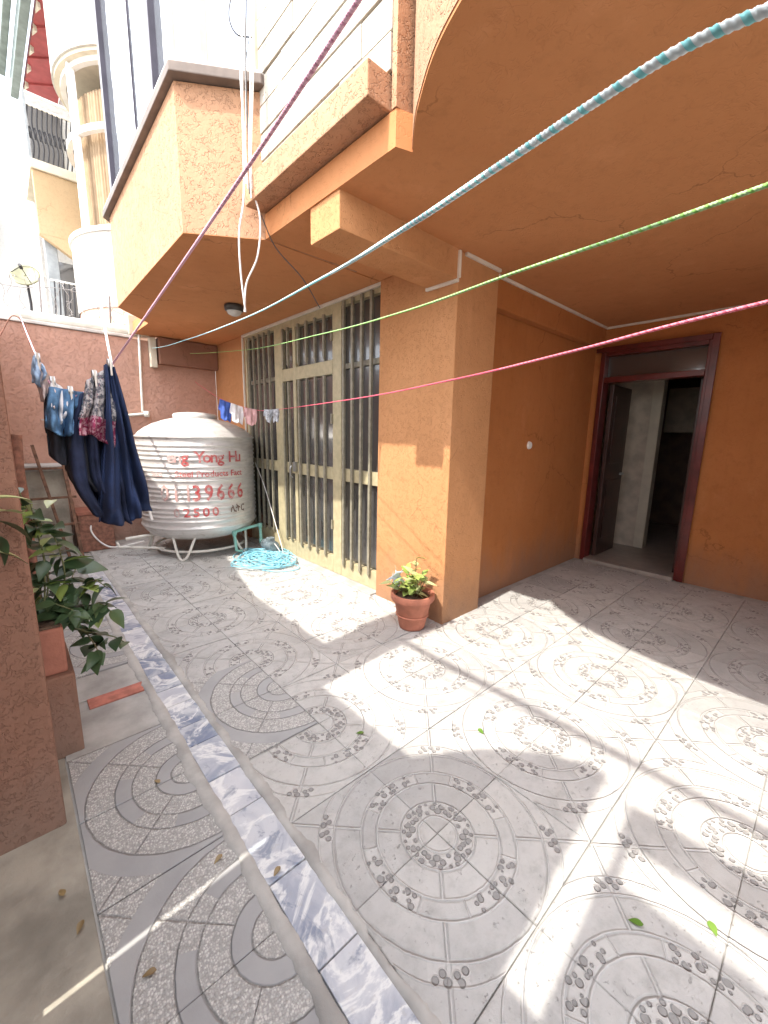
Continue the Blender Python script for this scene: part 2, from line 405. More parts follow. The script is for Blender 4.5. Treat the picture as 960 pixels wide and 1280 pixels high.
# ------------------------------------------------------------------ builders
def tag(o, label=None, cat=None, group=None, kind=None):
    for k, v in (('label', label), ('category', cat), ('group', group), ('kind', kind)):
        if v: o[k] = v
    return o
def empty(name, loc, label=None, cat=None, group=None, kind=None):
    o = bpy.data.objects.new(name, None); COL.objects.link(o); o.location = loc; o.empty_display_size = .1
    return tag(o, label, cat, group, kind)
def origin(parent):
    v = Vector((0, 0, 0))
    while parent is not None: v += parent.location; parent = parent.parent
    return v
class MB:
    def __init__(s): s.v, s.f, s.mi, s.sm = [], [], [], []
    def add(s, vs, fs, mi=0, smooth=False):
        o = len(s.v); s.v += [Vector(a) for a in vs]
        s.f += [[o+i for i in f] for f in fs]; s.mi += [mi]*len(fs); s.sm += [smooth]*len(fs); return s
    def box(s, x0, x1, y0, y1, z0, z1, mi=0):
        vs = [(x, y, z) for z in (z0, z1) for y in (y0, y1) for x in (x0, x1)]
        return s.add(vs, [(0,2,3,1),(4,5,7,6),(0,1,5,4),(2,6,7,3),(0,4,6,2),(1,3,7,5)], mi)
    def prism(s, poly, z0, z1, mi=0):
        n = len(poly); a = sum(poly[i][0]*poly[(i+1)%n][1]-poly[(i+1)%n][0]*poly[i][1] for i in range(n))
        if a < 0: poly = poly[::-1]
        vs = [(x, y, z0) for x, y in poly] + [(x, y, z1) for x, y in poly]
        fs = [tuple(range(n))[::-1], tuple(range(n, 2*n))] + [(i, (i+1)%n, n+(i+1)%n, n+i) for i in range(n)]
        return s.add(vs, fs, mi)
    def tube(s, pts, r, seg=8, mi=0, caps=True, closed=False):
        pts = [Vector(p) for p in pts]; n = len(pts); vs, fs = [], []
        rr = r if isinstance(r, (list, tuple)) else [r]*n
        up = Vector((0, 0, 1)); prev = None
        for i, p in enumerate(pts):
            if closed: d = pts[(i+1) % n] - pts[i-1]
            else: d = pts[min(i+1, n-1)] - pts[max(i-1, 0)]
            d.normalize()
            if prev is None:
                a = d.cross(up if abs(d.z) < .95 else Vector((1, 0, 0))).normalized()
            else:
                a = (prev - d*prev.dot(d)).normalized()
            prev = a; b = d.cross(a)
            for k in range(seg):
                t = 2*PI*k/seg; vs.append(p + (a*math.cos(t) + b*math.sin(t))*rr[i])
        for i in range(n if closed else n-1):
            j = (i+1) % n
            for k in range(seg):
                fs.append((i*seg+k, i*seg+(k+1)%seg, j*seg+(k+1)%seg, j*seg+k))
        s.add(vs, fs, mi, True)
        if caps and not closed:
            s.add([vs[k] for k in range(seg)], [tuple(range(seg))[::-1]], mi)
            s.add([vs[(n-1)*seg+k] for k in range(seg)], [tuple(range(seg))], mi)
        return s
    def bar(s, a, b, w, h=None, mi=0):
        a, b = Vector(a), Vector(b); h = h or w; d = (b-a).normalized()
        x = d.cross(Vector((0,0,1)) if abs(d.z) < .95 else Vector((1,0,0))).normalized(); y = d.cross(x)
        vs = [p + x*(sx*w/2) + y*(sy*h/2) for p in (a, b) for sx, sy in ((-1,-1),(1,-1),(1,1),(-1,1))]
        return s.add(vs, [(0,1,2,3),(7,6,5,4)] + [(i, 4+i, 4+(i+1)%4, (i+1)%4) for i in range(4)], mi)
    def lathe(s, prof, c, seg=48, mi=0, smooth=True):
        vs, fs = [], []; n = len(prof)
        for (r, z) in prof:
            for k in range(seg):
                t = 2*PI*k/seg; vs.append((c[0]+r*math.cos(t), c[1]+r*math.sin(t), c[2]+z))
        for i in range(n-1):
            for k in range(seg):
                fs.append((i*seg+k, i*seg+(k+1)%seg, (i+1)*seg+(k+1)%seg, (i+1)*seg+k))
        return s.add(vs, fs, mi, smooth)
    def build(s, name, mats, parent=None, bevel=0.0, local=False, fixn=True):
        if isinstance(mats, str): mats = [mats]
        off = Vector((0,0,0)) if local else origin(parent)
        me = bpy.data.meshes.new(name)
        me.from_pydata([v-off for v in s.v], [], s.f)
        for k in mats: me.materials.append(M[k])
        me.polygons.foreach_set('material_index', s.mi); me.polygons.foreach_set('use_smooth', s.sm)
        if fixn or bevel:
            bm = bmesh.new(); bm.from_mesh(me)
            if fixn: bmesh.ops.recalc_face_normals(bm, faces=bm.faces)
            if bevel:
                ed = [e for e in bm.edges if len(e.link_faces) == 2 and e.calc_face_angle(0) > .6]
                bmesh.ops.bevel(bm, geom=ed, offset=bevel, segments=2, affect='EDGES', profile=.6)
            bm.to_mesh(me); bm.free()
        me.update()
        o = bpy.data.objects.new(name, me); COL.objects.link(o); o.parent = parent
        return o
def box(name, mat, parent, x0, x1, y0, y1, z0, z1, bevel=.006):
    return MB().box(x0, x1, y0, y1, z0, z1).build(name, mat, parent, bevel)
def copy(o, parent, loc=None, rot=None):
    c = o.copy(); COL.objects.link(c); c.parent = parent
    if loc is not None: c.location = loc
    if rot is not None: c.rotation_euler = rot
    return c
def spline(pts, n=12):
    """catmull-rom through points"""
    P = [Vector(p) for p in pts]; P = [P[0]*2-P[1]] + P + [P[-1]*2-P[-2]]; out = []
    for i in range(1, len(P)-2):
        for k in range(n):
            t = k/n; a, b, c, d = P[i-1], P[i], P[i+1], P[i+2]
            out.append(.5*((2*b) + (c-a)*t + (2*a-5*b+4*c-d)*t*t + (3*b-a-3*c+d)*t**3))
    out.append(P[-2]); return out

# ------------------------------------------------------------------ ground and courtyard floor
g = MB().add([(-400,-400,-.06),(400,-400,-.06),(400,400,-.06),(-400,400,-.06)], [(0,1,2,3)]).build('ground', 'old_concrete'); tag(g, 'bare grey earth and concrete beyond the courtyard', 'ground', kind='structure')
fl = box('courtyard_floor', 'concrete', None, -3.0, 6.2, -3.5, 7.2, -.055, -.012, 0)
tag(fl, 'grey patterned cement pavers of the walled courtyard', 'floor', kind='structure')
L = .406
def tile_mesh(name, mat):
    a, b, d = .0012, L-.0012, .0025
    vs = [(a,a,-.02),(b,a,-.02),(b,b,-.02),(a,b,-.02),(a,a,-d),(b,a,-d),(b,b,-d),(a,b,-d),(a+d,a+d,0),(b-d,a+d,0),(b-d,b-d,0),(a+d,b-d,0)]
    fs = [(8,9,10,11)]+[(4+i,4+(i+1)%4,8+(i+1)%4,8+i) for i in range(4)]+[(i,(i+1)%4,4+(i+1)%4,4+i) for i in range(4)]
    me = bpy.data.meshes.new(name); me.from_pydata(vs, [], fs); me.materials.append(M[mat]); me.update(); return me
TA, TB = tile_mesh('floor_tile', 'tile_rings'), tile_mesh('floor_tile', 'tile_bands')
def tile(me, cx, cy, q, dz=None):
    o = bpy.data.objects.new('floor_tile', me); COL.objects.link(o); o.parent = fl
    o.location = (cx, cy, random.uniform(-.002, .0015) if dz is None else dz)
    o.rotation_euler = (random.uniform(-.003,.003), random.uniform(-.003,.003), q*PI/2 + random.uniform(-.003,.003))
X0, Y0, PX, PY = 1.067, .830, .8125, .8135
for i in range(-1, 6):
    for j in range(-2, 7):
        cx, cy = X0+PX*i, Y0+PY*j
        for q, (sx, sy) in enumerate(((1,1),(-1,1),(-1,-1),(1,-1))):
            mx, my = cx+sx*L/2, cy+sy*L/2
            if mx < .67 or mx > 5.2 or my > 6.45 or my < -.9: continue
            if mx > 2.5 and my > 1.95: continue
            if my < -.2 and mx > 3.2: continue
            if abs(mx-(1.067-L/2)) < .1 and (abs(my-(2.066+L/2)) < .1 or abs(my-(2.066-L/2)) < .1): continue
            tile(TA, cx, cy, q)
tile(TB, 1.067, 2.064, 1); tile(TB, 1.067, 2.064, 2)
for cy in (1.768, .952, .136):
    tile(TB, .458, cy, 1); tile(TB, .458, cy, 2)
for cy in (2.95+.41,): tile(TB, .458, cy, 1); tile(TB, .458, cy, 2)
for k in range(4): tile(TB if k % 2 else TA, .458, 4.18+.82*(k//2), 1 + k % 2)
box('concrete_patch', 'old_concrete', fl, -1.2, .046, -1.0, 6.4, -.02, -.006, .003)
box('concrete_patch', 'concrete', fl, .05, .458, 2.18, 2.545, -.02, -.001, .003)
box('brick', 'brick_red', fl, .185, .470, 2.553, 2.655, -.02, .003, .004)
box('concrete_patch', 'concrete', fl, .05, .458, 2.662, 2.94, -.02, -.002, .003)
def mortar(xa, xb, ja, jb):
    # smeared mortar with ragged edges lapping over the pavers and the marble
    n = 520; vs, fs = [], []; wa = wb = 0
    for i in range(n+1):
        yy = -1.0 + 7.3*i/n; wa = .86*wa + random.uniform(-1,1)*ja*.55; wb = .86*wb + random.uniform(-1,1)*jb*.55
        vs += [(xa+wa-.004, yy, -.004), (xa+wa, yy, .0042), ((xa+xb)/2, yy, .0062+random.uniform(-.0012,.0012)), (xb+wb, yy, .0042), (xb+wb+.004, yy, -.004)]
        if i: fs += [(5*i-5+k, 5*i-4+k, 5*i+1+k, 5*i+k) for k in range(4)]
    MB().add(vs, fs, 0, True).build('mortar_joint', 'concrete', fl)
mortar(.447, .496, .010, .005); mortar(.636, .676, .005, .012)
y = -.55
for ln_ in (.33,.31,.36,.33,.30,.34,.22,.26,.17,.22,.18,.20,.26,.22,.3,.3,.33,.3,.3,.3,.3):
    if y > 6.2: break
    o = box('marble_slab', 'marble', fl, .4955+random.uniform(-.002,.002), .6365+random.uniform(-.003,.002), y+.003, y+ln_-.003, -.02, .002+random.uniform(-.002,.003), .003)
    y += ln_
# threshold strip in front of the metal gate
box('gate_threshold', 'concrete', fl, 2.40, 2.62, 2.80, 5.55, -.02, .018, .006)

# ------------------------------------------------------------------ the house
house = empty('house', (2.46, 1.97, 0), 'orange rendered two-storey house with overhanging upper floor and open porch', 'house')
CZ = 2.757
box('front_wall', 'orange', house, 2.50, 2.80, 5.56, 6.60, -.02, CZ)
box('pillar', 'orange', house, 2.46, 2.955, 1.975, 2.79, -.02, CZ, .008)
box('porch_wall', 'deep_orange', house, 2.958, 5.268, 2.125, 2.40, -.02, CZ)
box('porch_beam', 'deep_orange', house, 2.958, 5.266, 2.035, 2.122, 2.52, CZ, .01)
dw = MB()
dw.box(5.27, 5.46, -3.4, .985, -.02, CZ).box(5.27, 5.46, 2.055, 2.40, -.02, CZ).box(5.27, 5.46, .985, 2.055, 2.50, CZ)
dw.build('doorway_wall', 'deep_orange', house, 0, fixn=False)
# slab with rounded front
edge = [(1.508,1.509),(1.40,1.395),(1.326,1.303),(1.211,1.129),(1.133,.952),(1.06,.72),(1.005,.45),(.975,.15),(.965,-.2),(.965,-3.4)]
edge = [(p.x, p.y) for p in spline([(a,b,0) for a,b in edge], 6)]
inset = [(a+.004, b-.001) for a, b in edge]
MB().prism([(1.43,1.535)]+inset+[(5.46,-3.4),(5.46,6.6),(1.43,6.6)], CZ, 2.905).build('soffit_slab', 'soffit', house, fixn=False)
outer, inner = edge, [(a+.10, b-.02) for a, b in edge]
MB().prism(outer+inner[::-1], CZ+.012, 4.15).build('balcony_wall', 'bay', house, fixn=False)
box('beam', 'orange', house, 1.44, 2.462, 1.968, 2.25, 2.57, CZ+.01, .006)
box('ledge', 'bay', house, 1.30, 1.448, 1.576, 2.79, 2.912, 3.05, .006)
box('upper_wall', 'bay', house, 1.452, 2.2, 1.532, 2.80, 2.909, 6.2, .006)
box('upper_wall', 'orange', house, 1.62, 5.46, -3.4, 1.53, 2.909, 6.2, 0)
box('upper_wall', 'orange', house, 2.2, 5.46, 1.53, 6.6, 2.909, 6.2, 0)
box('pilaster', 'bay', house, 1.424, 1.62, 1.530, 1.5605, 2.907, 6.2, .003)
sw = box('stone_backing', 'coping', house, 1.436, 1.4515, 1.562, 2.795, 3.052, 6.2, 0)
for r_ in range(18):
    z0 = 3.055 + r_*.15
    y = 1.564; first = True
    while y < 2.79:
        w = (random.uniform(.16,.3) if first and r_ % 2 else random.uniform(.30,.42)); first = False
        y1 = min(y+w, 2.794)
        if 2.794-y1 < .10: y1 = 2.794
        fr = 1.418 + random.uniform(-.004,.004)
        if z0 < 4.7:
            MB().box(fr, 1.4355, y+.0012, y1-.0012, z0+.004, z0+.141).build('stone', 'stone_clad', sw, .003)
        y = y1
# bay window over the tank
P0, P1, P2, P3 = (1.428,2.775),(1.0,3.06),(1.03,5.29),(1.428,5.78)
bay = MB().prism([P0,P1,P2,P3,(2.2,5.78),(2.2,2.775)], CZ-.002, 3.585).build('bay', ['bay'], house, fixn=False)
MB().prism([P0,P1,P2,P3,(2.45,6.55),(2.45,2.8)], CZ-.006, CZ-.003).build('bay_soffit', 'soffit', bay, fixn=False)
def off(P, d):
    c = Vector((2.0, 4.3)); out = []
    for p in P:
        v = Vector(p)-c; out.append(tuple(c + v*(1+d/v.length)))
    return out
q = off([P0,P1,P2,P3], .07); q[0] = (1.40, 2.715); q[3] = (1.43, 5.86)
MB().prism(q+[(2.2,5.86),(2.2,2.80)], 3.59, 3.645).build('coping', 'coping', bay, .006)
q2 = off([P0,P1,P2,P3], .06); q2[0] = (1.405, 2.722); q2[3] = (1.43, 5.85)
MB().prism(q2+[(2.1,5.8),(2.1,2.80)], 3.6455, 3.665).build('coping_cap', 'coping_top', bay, .004)
wz0, wz1 = 3.667, 5.6
W = [(1.428,2.80),(1.03,3.08),(1.05,4.98),(1.428,5.60)]
win = MB().prism(off(W, .02)+[(2.1,5.7),(2.1,2.82)], wz1, wz1+.16).build('bay_window', 'grey_render', house)
def wall_panel(a, b, z0, z1, th):
    a, b = Vector((*a, 0)), Vector((*b, 0)); d = (b-a).normalized(); n = Vector((d.y, -d.x, 0))
    return [a, b], d, n
for (a, b, cuts) in ((W[0],W[1],(0,.66,1)),(W[1],W[2],(0,.20,.52,1)),(W[2],W[3],(0,1))):
    A, B = Vector((*a,0)), Vector((*b,0))
    for i in range(len(cuts)-1):
        p, q_ = A.lerp(B, cuts[i]), A.lerp(B, cuts[i+1])
        MB().bar(p+Vector((0,0,(wz0+wz1)/2)), q_+Vector((0,0,(wz0+wz1)/2)), .012, wz1-wz0).build('pane', 'sky_glass', win)
    for i, cc in enumerate(cuts[:-1] if b != W[3] else cuts):
        p = A.lerp(B, cc); dk = a == W[1]
        wd = (.02,.075,.016)[(0,.20,.52).index(cc)] if dk else .05
        dk = (dk and cc > 0) or (a == W[2] and cc == 0)
        if a == W[2] and cc == 0: wd = .075
        MB().box(p.x-wd/2-.01, p.x+wd/2-.01, p.y-wd/2, p.y+wd/2, wz0, wz1).build('window_post', 'dark_metal' if dk else 'cream_paint', win, .004)
MB().bar((1.02,4.97,wz1-.05),(1.02,3.1,wz1-.05),.05,.06).build('window_rail','dark_metal',win,.004)
MB().box(1.0,1.16,4.75,5.1,5.34,5.56).build('bracket','dark_metal',win,.01)
# ceiling conduits, face strips
def conduit(a, b, w=.022, h=.022): MB().bar(a, b, w, h).build('cable_conduit', 'conduit', house, .003)
conduit((2.449,1.962,CZ-.01),(2.449,1.962,2.575)); conduit((2.449,1.965,2.562),(2.449,2.262,2.562))
conduit((2.52,1.962,CZ-.012),(2.95,1.962,CZ-.012)); conduit((2.95,2.024,CZ-.013),(5.25,2.024,CZ-.013))
conduit((5.258,2.03,CZ-.013),(5.258,-2.5,CZ-.013))
conduit((2.488,5.575,CZ-.014),(2.488,2.70,CZ-.014),.03,.026); conduit((2.488,5.575,CZ-.03),(2.488,5.575,.9),.022,.022)
# hairline crack strip on the pillar, little round wall plate
MB().lathe([(0,0),(.035,0),(.04,.006),(.04,.012)], (0,0,0), 20)
wp = MB()
for rr, yy in ((.040, 2.125),): 
    ring = [(3.887+rr*math.cos(a*PI/10), 2.124, 1.423+rr*math.sin(a*PI/10)) for a in range(20)]
    ring2 = [(3.887+rr*.85*math.cos(a*PI/10), 2.108, 1.423+rr*.85*math.sin(a*PI/10)) for a in range(20)]
    wp.add(ring+ring2, [(i,(i+1)%20,20+(i+1)%20,20+i) for i in range(20)]+[tuple(range(20,40))])
wp.build('wall_plate', 'cord_white', house)
# room behind the doorway
box('inner_ceiling', 'inner_cream', house, 5.465, 9.0, -.8, 3.2, CZ+.002, CZ+.2, 0); box('inner_wall', 'inner_cream', house, 5.465, 8.6, -.8, -.6, 0, CZ, 0); box('porch_shade_wall', 'deep_orange', house, 2.9, 5.268, -1.3, -1.1, -.02, CZ, .006)  # the porch side wall is unseen, added to darken the porch
rm = box('inner_floor', 'inner_floor', house, 5.30, 9.0, -.6, 3.2, -.05, .03, 0)
box('inner_wall', 'inner_cream', house, 5.46, 9.0, 2.42, 2.6, 0, CZ, 0)
box('inner_wall', 'inner_brown', house, 8.6, 8.8, -.6, 2.42, 0, CZ, 0)
box('inner_partition', 'inner_cream', house, 6.35, 6.47, 1.78, 2.42, .03, CZ, 0)
box('inner_partition', 'cream_paint', house, 6.33, 6.49, 1.66, 1.78, .03, CZ, .01)
box('inner_cabinet', 'inner_brown', house, 7.6, 8.2, .7, 1.35, .03, 1.2, .01)
box('inner_cabinet', 'inner_cream', house, 7.9, 8.55, .3, 2.0, 1.62, 2.3, .01)

# ------------------------------------------------------------------ red door frame
door = empty('door', (5.3, 1.5, 0), 'dark red wooden door frame with transom and open leaf at the back of the porch', 'door')
box('jamb', 'red_wood', door, 5.235, 5.40, .99, 1.045, 0, 2.495, .006); box('jamb', 'red_wood', door, 5.235, 5.40, 1.995, 2.05, 0, 2.495, .006)
box('head', 'red_wood', door, 5.235, 5.40, 1.047, 1.993, 2.435, 2.495, .006); box('transom_bar', 'red_wood', door, 5.24, 5.39, 1.047, 1.993, 2.14, 2.20, .006)
box('architrave', 'red_wood', door, 5.215, 5.234, .955, 1.015, 0, 2.53, .004)
box('architrave', 'red_wood', door, 5.215, 5.234, 1.018, 2.10, 2.475, 2.53, .004)
box('transom_pane', 'dark_glass', door, 5.33, 5.336, 1.047, 1.993, 2.20, 2.435, 0)
lf = box('leaf', 'dark_wood', door, 5.41, 6.02, 1.93, 1.975, .035, 2.13, .006)
box('handle', 'steel_dull', lf, 5.90, 6.0, 1.90, 1.928, 1.04, 1.07, .006)
box('leaf_panel', 'dark_wood', lf, 5.5, 5.93, 1.918, 1.929, .25, 1.0, .008); box('leaf_panel', 'dark_wood', lf, 5.5, 5.93, 1.918, 1.929, 1.2, 2.0, .008)
lf = box('leaf', 'dark_wood', door, 5.41, 5.70, 1.06, 1.10, .035, 2.13, .006)
box('sill', 'inner_floor', door, 5.20, 5.34, 1.047, 1.993, -.01, .035, .006)

# ------------------------------------------------------------------ big metal gate in the front wall
gate = empty('metal_gate', (2.53, 4.2, 0), 'tall beige metal double gate with vertical bars over dark panels beside the tank', 'gate')
GX0, GX1, GT = 2.505, 2.555, 2.738
def gp(name, mat, y0, y1, z0, z1, x0=GX0, x1=GX1, bev=.005, parent=gate): return box(name, mat, parent, x0, x1, y0, y1, z0, z1, bev)
for (y0, y1) in ((5.50,5.555),(4.56,4.74),(4.255,4.318),(3.40,3.545),(2.795,2.83)): gp('stile', 'gate_paint', y0, y1, .02, GT)
bays_ = ((4.742,5.498),(4.32,4.558),(3.547,4.253),(2.832,3.398))
for k, (a, b) in enumerate(bays_):
    gp('rail', 'gate_paint', a, b, .02, .20 if k else .25); gp('rail', 'gate_paint', a, b, 1.03, 1.155); gp('rail', 'gate_paint', a, b, GT-.09 if k in (1,2) else GT-.05, GT-.001)
    if k in (1,2): gp('rail', 'gate_paint', a, b, 2.09, 2.225)
    else: gp('rail', 'bar_paint', a, b, 2.12, 2.17, 2.53, 2.556)
    zs = ((.2 if k else .25, 1.03),(1.155, 2.09 if k in (1,2) else 2.12),(2.225 if k in (1,2) else 2.17, GT-.05))
    for (z0, z1) in zs: gp('panel', 'panel_glass', a-.01, b+.01, z0-.01, z1+.01, 2.557, 2.563, 0)
bmesh_bar = None
def gate_bars(y0, y1, n, z0, z1, pt=False):
    for i in range(n):
        yy = y0 + (y1-y0)*(i+.5)/n
        o = MB().box(2.474, 2.498, yy-.014, yy+.014, z0, z1)
        o.add([(2.474,yy-.011,z0),(2.498,yy-.011,z0),(2.498,yy+.011,z0),(2.474,yy+.011,z0),(2.492,yy,z0-.045)], [(0,1,4),(1,2,4),(2,3,4),(3,0,4)])
        o.build('bar', 'bar_paint', gate)
gate_bars(4.76, 5.46, 5, .26, 2.70); gate_bars(4.32, 4.56, 2, .22, 2.07); gate_bars(4.33, 4.55, 2, 2.26, 2.66)
gate_bars(3.58, 4.24, 4, .20, 2.08); gate_bars(3.58, 4.24, 4, 2.26, 2.66); gate_bars(2.86, 3.40, 4, .16, 2.72)
lk = gp('lock', 'steel_dull', 4.25, 4.30, 1.06, 1.17, 2.468, 2.503)
MB().tube([(2.44,4.275,1.13),(2.42,4.275,1.10),(2.42,4.275,1.02),(2.45,4.275,.99)], .008).build('handle', 'steel_dull', lk)
for z in (.5, 1.6, 2.4): gp('hinge', 'bar_paint', 3.535, 3.56, z, z+.1, 2.485, 2.503)

# ------------------------------------------------------------------ compound walls, pillar by the camera, unseen gate behind the camera shaped for its shadows
bw = empty('compound_wall', (1.2, 6.6, 0), 'rough pinkish brown boundary wall at the end of the courtyard behind the tank', 'wall')
box('wall_body', 'back_wall', bw, -.6, 2.498, 6.60, 6.80, -.05, 2.70, .012)
box('wall_cap', 'coping_top', bw, -.6, 1.42, 6.575, 6.82, 2.702, 2.74, .008)
MB().tube([(-.6,6.66,2.79),(.5,6.66,2.80),(1.3,6.66,2.80),(1.46,6.66,2.80)], .055, 14).build('cap_pipe', 'pipe_white', bw)
box('cap_block', 'cream_paint', bw, 1.38, 1.62, 6.56, 6.72, 2.745, 2.99, .01)
box('wall_pier', 'cream_paint', bw, 1.60, 1.68, 6.50, 6.598, 2.35, 2.74, .01)
box('wall_shade_band', 'brown_wall', bw, 1.70, 2.49, 6.45, 6.598, 2.40, 2.745, .01)  # darker brown box stands in for the shade under the soffit
lw = empty('side_wall', (-.2, 4.4, 0), 'low brown boundary wall running back behind the leafy planter', 'wall')
MB().add([(x,y_,z) for x in (-.35,-.06) for (y_,z) in ((2.21,-.05),(6.59,-.05),(6.59,2.72),(5.2,2.60),(3.4,2.12),(2.21,2.10))],
  [(0,1,2,3,4,5),(11,10,9,8,7,6)]+[(i,(i+1)%6,6+(i+1)%6,6+i) for i in range(6)]).build('wall_body','brown_wall',lw,.008)
pil = empty('gate_pillar', (-.2, 2.0, 0), 'thick rough brown gate pillar at the left edge of the view', 'pillar')
box('shaft', 'brown_wall', pil, -.42, .018, 1.81, 2.19, -.05, 3.05, .012)
box('recess_strip', 'brown_wall', pil, -.30, -.085, 1.806, 1.8085, .16, .62, .0)
box('pillar_cap', 'coping_top', pil, -.45, .045, 1.785, 2.215, 3.053, 3.10, .008)

eg = empty('unseen_shadow_gate', (-.3, .6, 0), 'unseen dark sheet metal entrance gate with arched top, shaped to cast the paving shadows', 'gate')  # out of view; outline, slits and bars are shaped to throw the sun patches
prof = [(1.80,2.02),(1.05,2.02),(.95,2.22),(.85,2.40),(.72,2.56),(.60,2.68),(.45,2.78),(.345,2.80)]
def plate(pts, x, name):  # pts (y,z) outline, thin sheet
    n = len(pts); MB().add([(x,a,b) for a,b in pts]+[(x-.03,a,b) for a,b in pts],
      [tuple(range(n)),tuple(range(n,2*n))[::-1]]+[(i,(i+1)%n,n+(i+1)%n,n+i) for i in range(n)]).build(name,'black_gate',eg)
left = [p for p in prof if p[0] <= 1.14]; 
plate([(1.80,0),(1.80,2.02),(1.182,2.02),(1.182,0)], -.3, 'leaf_panel')
plate([(1.165,.28),(1.165,2.02)]+[p for p in prof if p[0] < 1.14]+[(.345,.0),(1.15,.0),(1.15,.28)], -.3, 'leaf_panel')
plate([(1.1815,.0),(1.1815,.28),(1.1505,.28),(1.1505,0)], -.31, 'leaf_panel')
plate([(1.1815,1.17),(1.1815,2.02),(1.1655,2.02),(1.1655,1.17)], -.31, 'leaf_panel')
plate([(.23,0),(.23,2.2),(-2.2,2.2),(-2.2,0)], -.3, 'leaf_panel')
plate([(.23,2.45),(.23,2.68),(-2.2,2.75),(-2.2,2.50)], -.3, 'top_band')
plate([(.344,0),(.344,1.5),(.231,1.5),(.231,0)], -.29, 'latch_plate')
for yy in (.2,-.4,-1.0,-1.6): plate([(yy+.02,2.2),(yy+.02,2.46),(yy-.02,2.46),(yy-.02,2.2)], -.3, 'upright')
MB().tube([(-.3,1.80,3.0),(-.3,-2.2,3.02)], .028, 10).build('overhead_pipe','black_gate',eg)
ep = empty('gate_post', (-.3,-2.4,0), 'plain rendered post at the far side of the entrance gate', 'pillar')
box('shaft','brown_wall',ep,-.5,0,-2.62,-2.21,-.05,3.05,.01)

# ------------------------------------------------------------------ water tank
TC = (1.80, 5.50); TR = .675
stand = empty('tank_stand', (TC[0],TC[1],0), 'white tubular steel ring stand with bent legs under the water tank', 'stand')
ring = [(TC[0]+(TR-.13)*math.cos(a*PI/24), TC[1]+(TR-.13)*math.sin(a*PI/24), .085) for a in range(48)]
MB().tube(ring, .016, 8, closed=True).build('lower_ring','pipe_white',stand)
ring = [(TC[0]+(TR-.16)*math.cos(a*PI/24), TC[1]+(TR-.16)*math.sin(a*PI/24), .285) for a in range(48)]
MB().tube(ring, .016, 8, closed=True).build('upper_ring','pipe_white',stand)
for a in (-2.25, -1.05, .2, 1.5, 2.7):
    def pt(da, r, z): return (TC[0]+r*math.cos(a+da), TC[1]+r*math.sin(a+da), z)
    MB().tube(spline([pt(-.24,TR-.10,.30),pt(-.10,TR-.05,.08),pt(-.03,TR-.03,.02),pt(.03,TR-.03,.02),pt(.10,TR-.05,.08),pt(.24,TR-.10,.30)],5), .015, 8).build('leg','pipe_white',stand)
tank = empty('water_tank', (TC[0],TC[1],.2), 'ribbed stainless steel water tank with faded red lettering in the far corner', 'water tank')
prof = [(0.0,.20),(.30,.205),(.50,.225),(.60,.27),(.645,.325),(TR-.006,.36)]
z = .37; nr = 0
while z < 1.40:
    prof += [(TR-.004,z),(TR+.007,z+.012),(TR+.007,z+.020),(TR-.004,z+.032)]; z += .052 if nr % 4 else .082; nr += 1
prof += [(TR-.004,1.415),(TR+.012,1.425),(TR+.012,1.440),(TR-.01,1.447)]
body = MB().lathe(prof, (TC[0],TC[1],0), 96).build('body','tank_steel',tank)
lid = MB().lathe([(TR-.01,1.447),(.635,1.485),(.57,1.535),(.48,1.585),(.37,1.625),(.25,1.655),(.245,1.66)], (TC[0],TC[1],0), 64).build('dome','tank_steel',tank)
MB().lathe([(.245,1.655),(.255,1.662),(.255,1.695),(.235,1.712),(.12,1.728),(0.0,1.732)], (TC[0],TC[1],0), 40).build('cap','tank_steel',tank)
def tank_text(txt, size, zc, ang, mat, stretch=1.0):
    """lettering printed on the tank: flat text bent round the wall, facing angle ang"""
    cu = bpy.data.curves.new('lettering','FONT'); cu.body = txt; cu.size = size; cu.align_x = 'CENTER'; cu.resolution_u = 2; cu.offset = size*.016
    o = bpy.data.objects.new('t', cu); COL.objects.link(o); bpy.context.view_layer.update()
    me = bpy.data.meshes.new_from_object(o.evaluated_get(bpy.context.evaluated_depsgraph_get()))
    bpy.data.objects.remove(o)
    bm = bmesh.new(); bm.from_mesh(me)
    for k in range(2): bmesh.ops.subdivide_edges(bm, edges=[e for e in bm.edges if e.calc_length() > .03], cuts=1)
    bmesh.ops.triangulate(bm, faces=bm.faces)
    for v in bm.verts:
        a = ang + v.co.x*stretch/TR; zz = zc + v.co.y
        v.co = Vector(((TR+.0108)*math.cos(a), (TR+.0108)*math.sin(a), zz-.2))
    bm.to_mesh(me); bm.free(); me.materials.clear(); me.materials.append(M[mat])
    ob = bpy.data.objects.new('lettering', me); COL.objects.link(ob); ob.parent = body
    body.location = (0,0,0); return ob
AV = math.atan2(-TC[1], -TC[0])
for k, ch in enumerate('eng Yong Hu'):
    if ch != ' ': tank_text(ch, .178, 1.155, AV-.42+.112*k, 'tank_ink' if k > 1 else 'tank_ink_faded')
tank_text('Steel Products Fact', .098, .992, AV+.20, 'tank_ink'); tank_text('less', .098, .992, AV-.68, 'tank_ink_faded')
for k, ch in enumerate('0113966'): tank_text(ch, .255, .720, AV-.56+.19*k-(.06 if k > 2 else 0), 'tank_ink' if k > 2 else 'tank_ink_faded', .8)
tank_text('6', .255, .720, AV+.71, 'tank_ink', .8)
tank_text('0', .14, .535, AV-.38, 'tank_ink_faded')
for k, ch in enumerate('2500'): tank_text(ch, .145, .535, AV-.22+.15*k, 'tank_ink', 1.1)
for k, ch in enumerate('\u120a\u1275\u122d'): tank_text(ch, .11, .555, AV+.55+.10*k, 'tank_ink_dark')

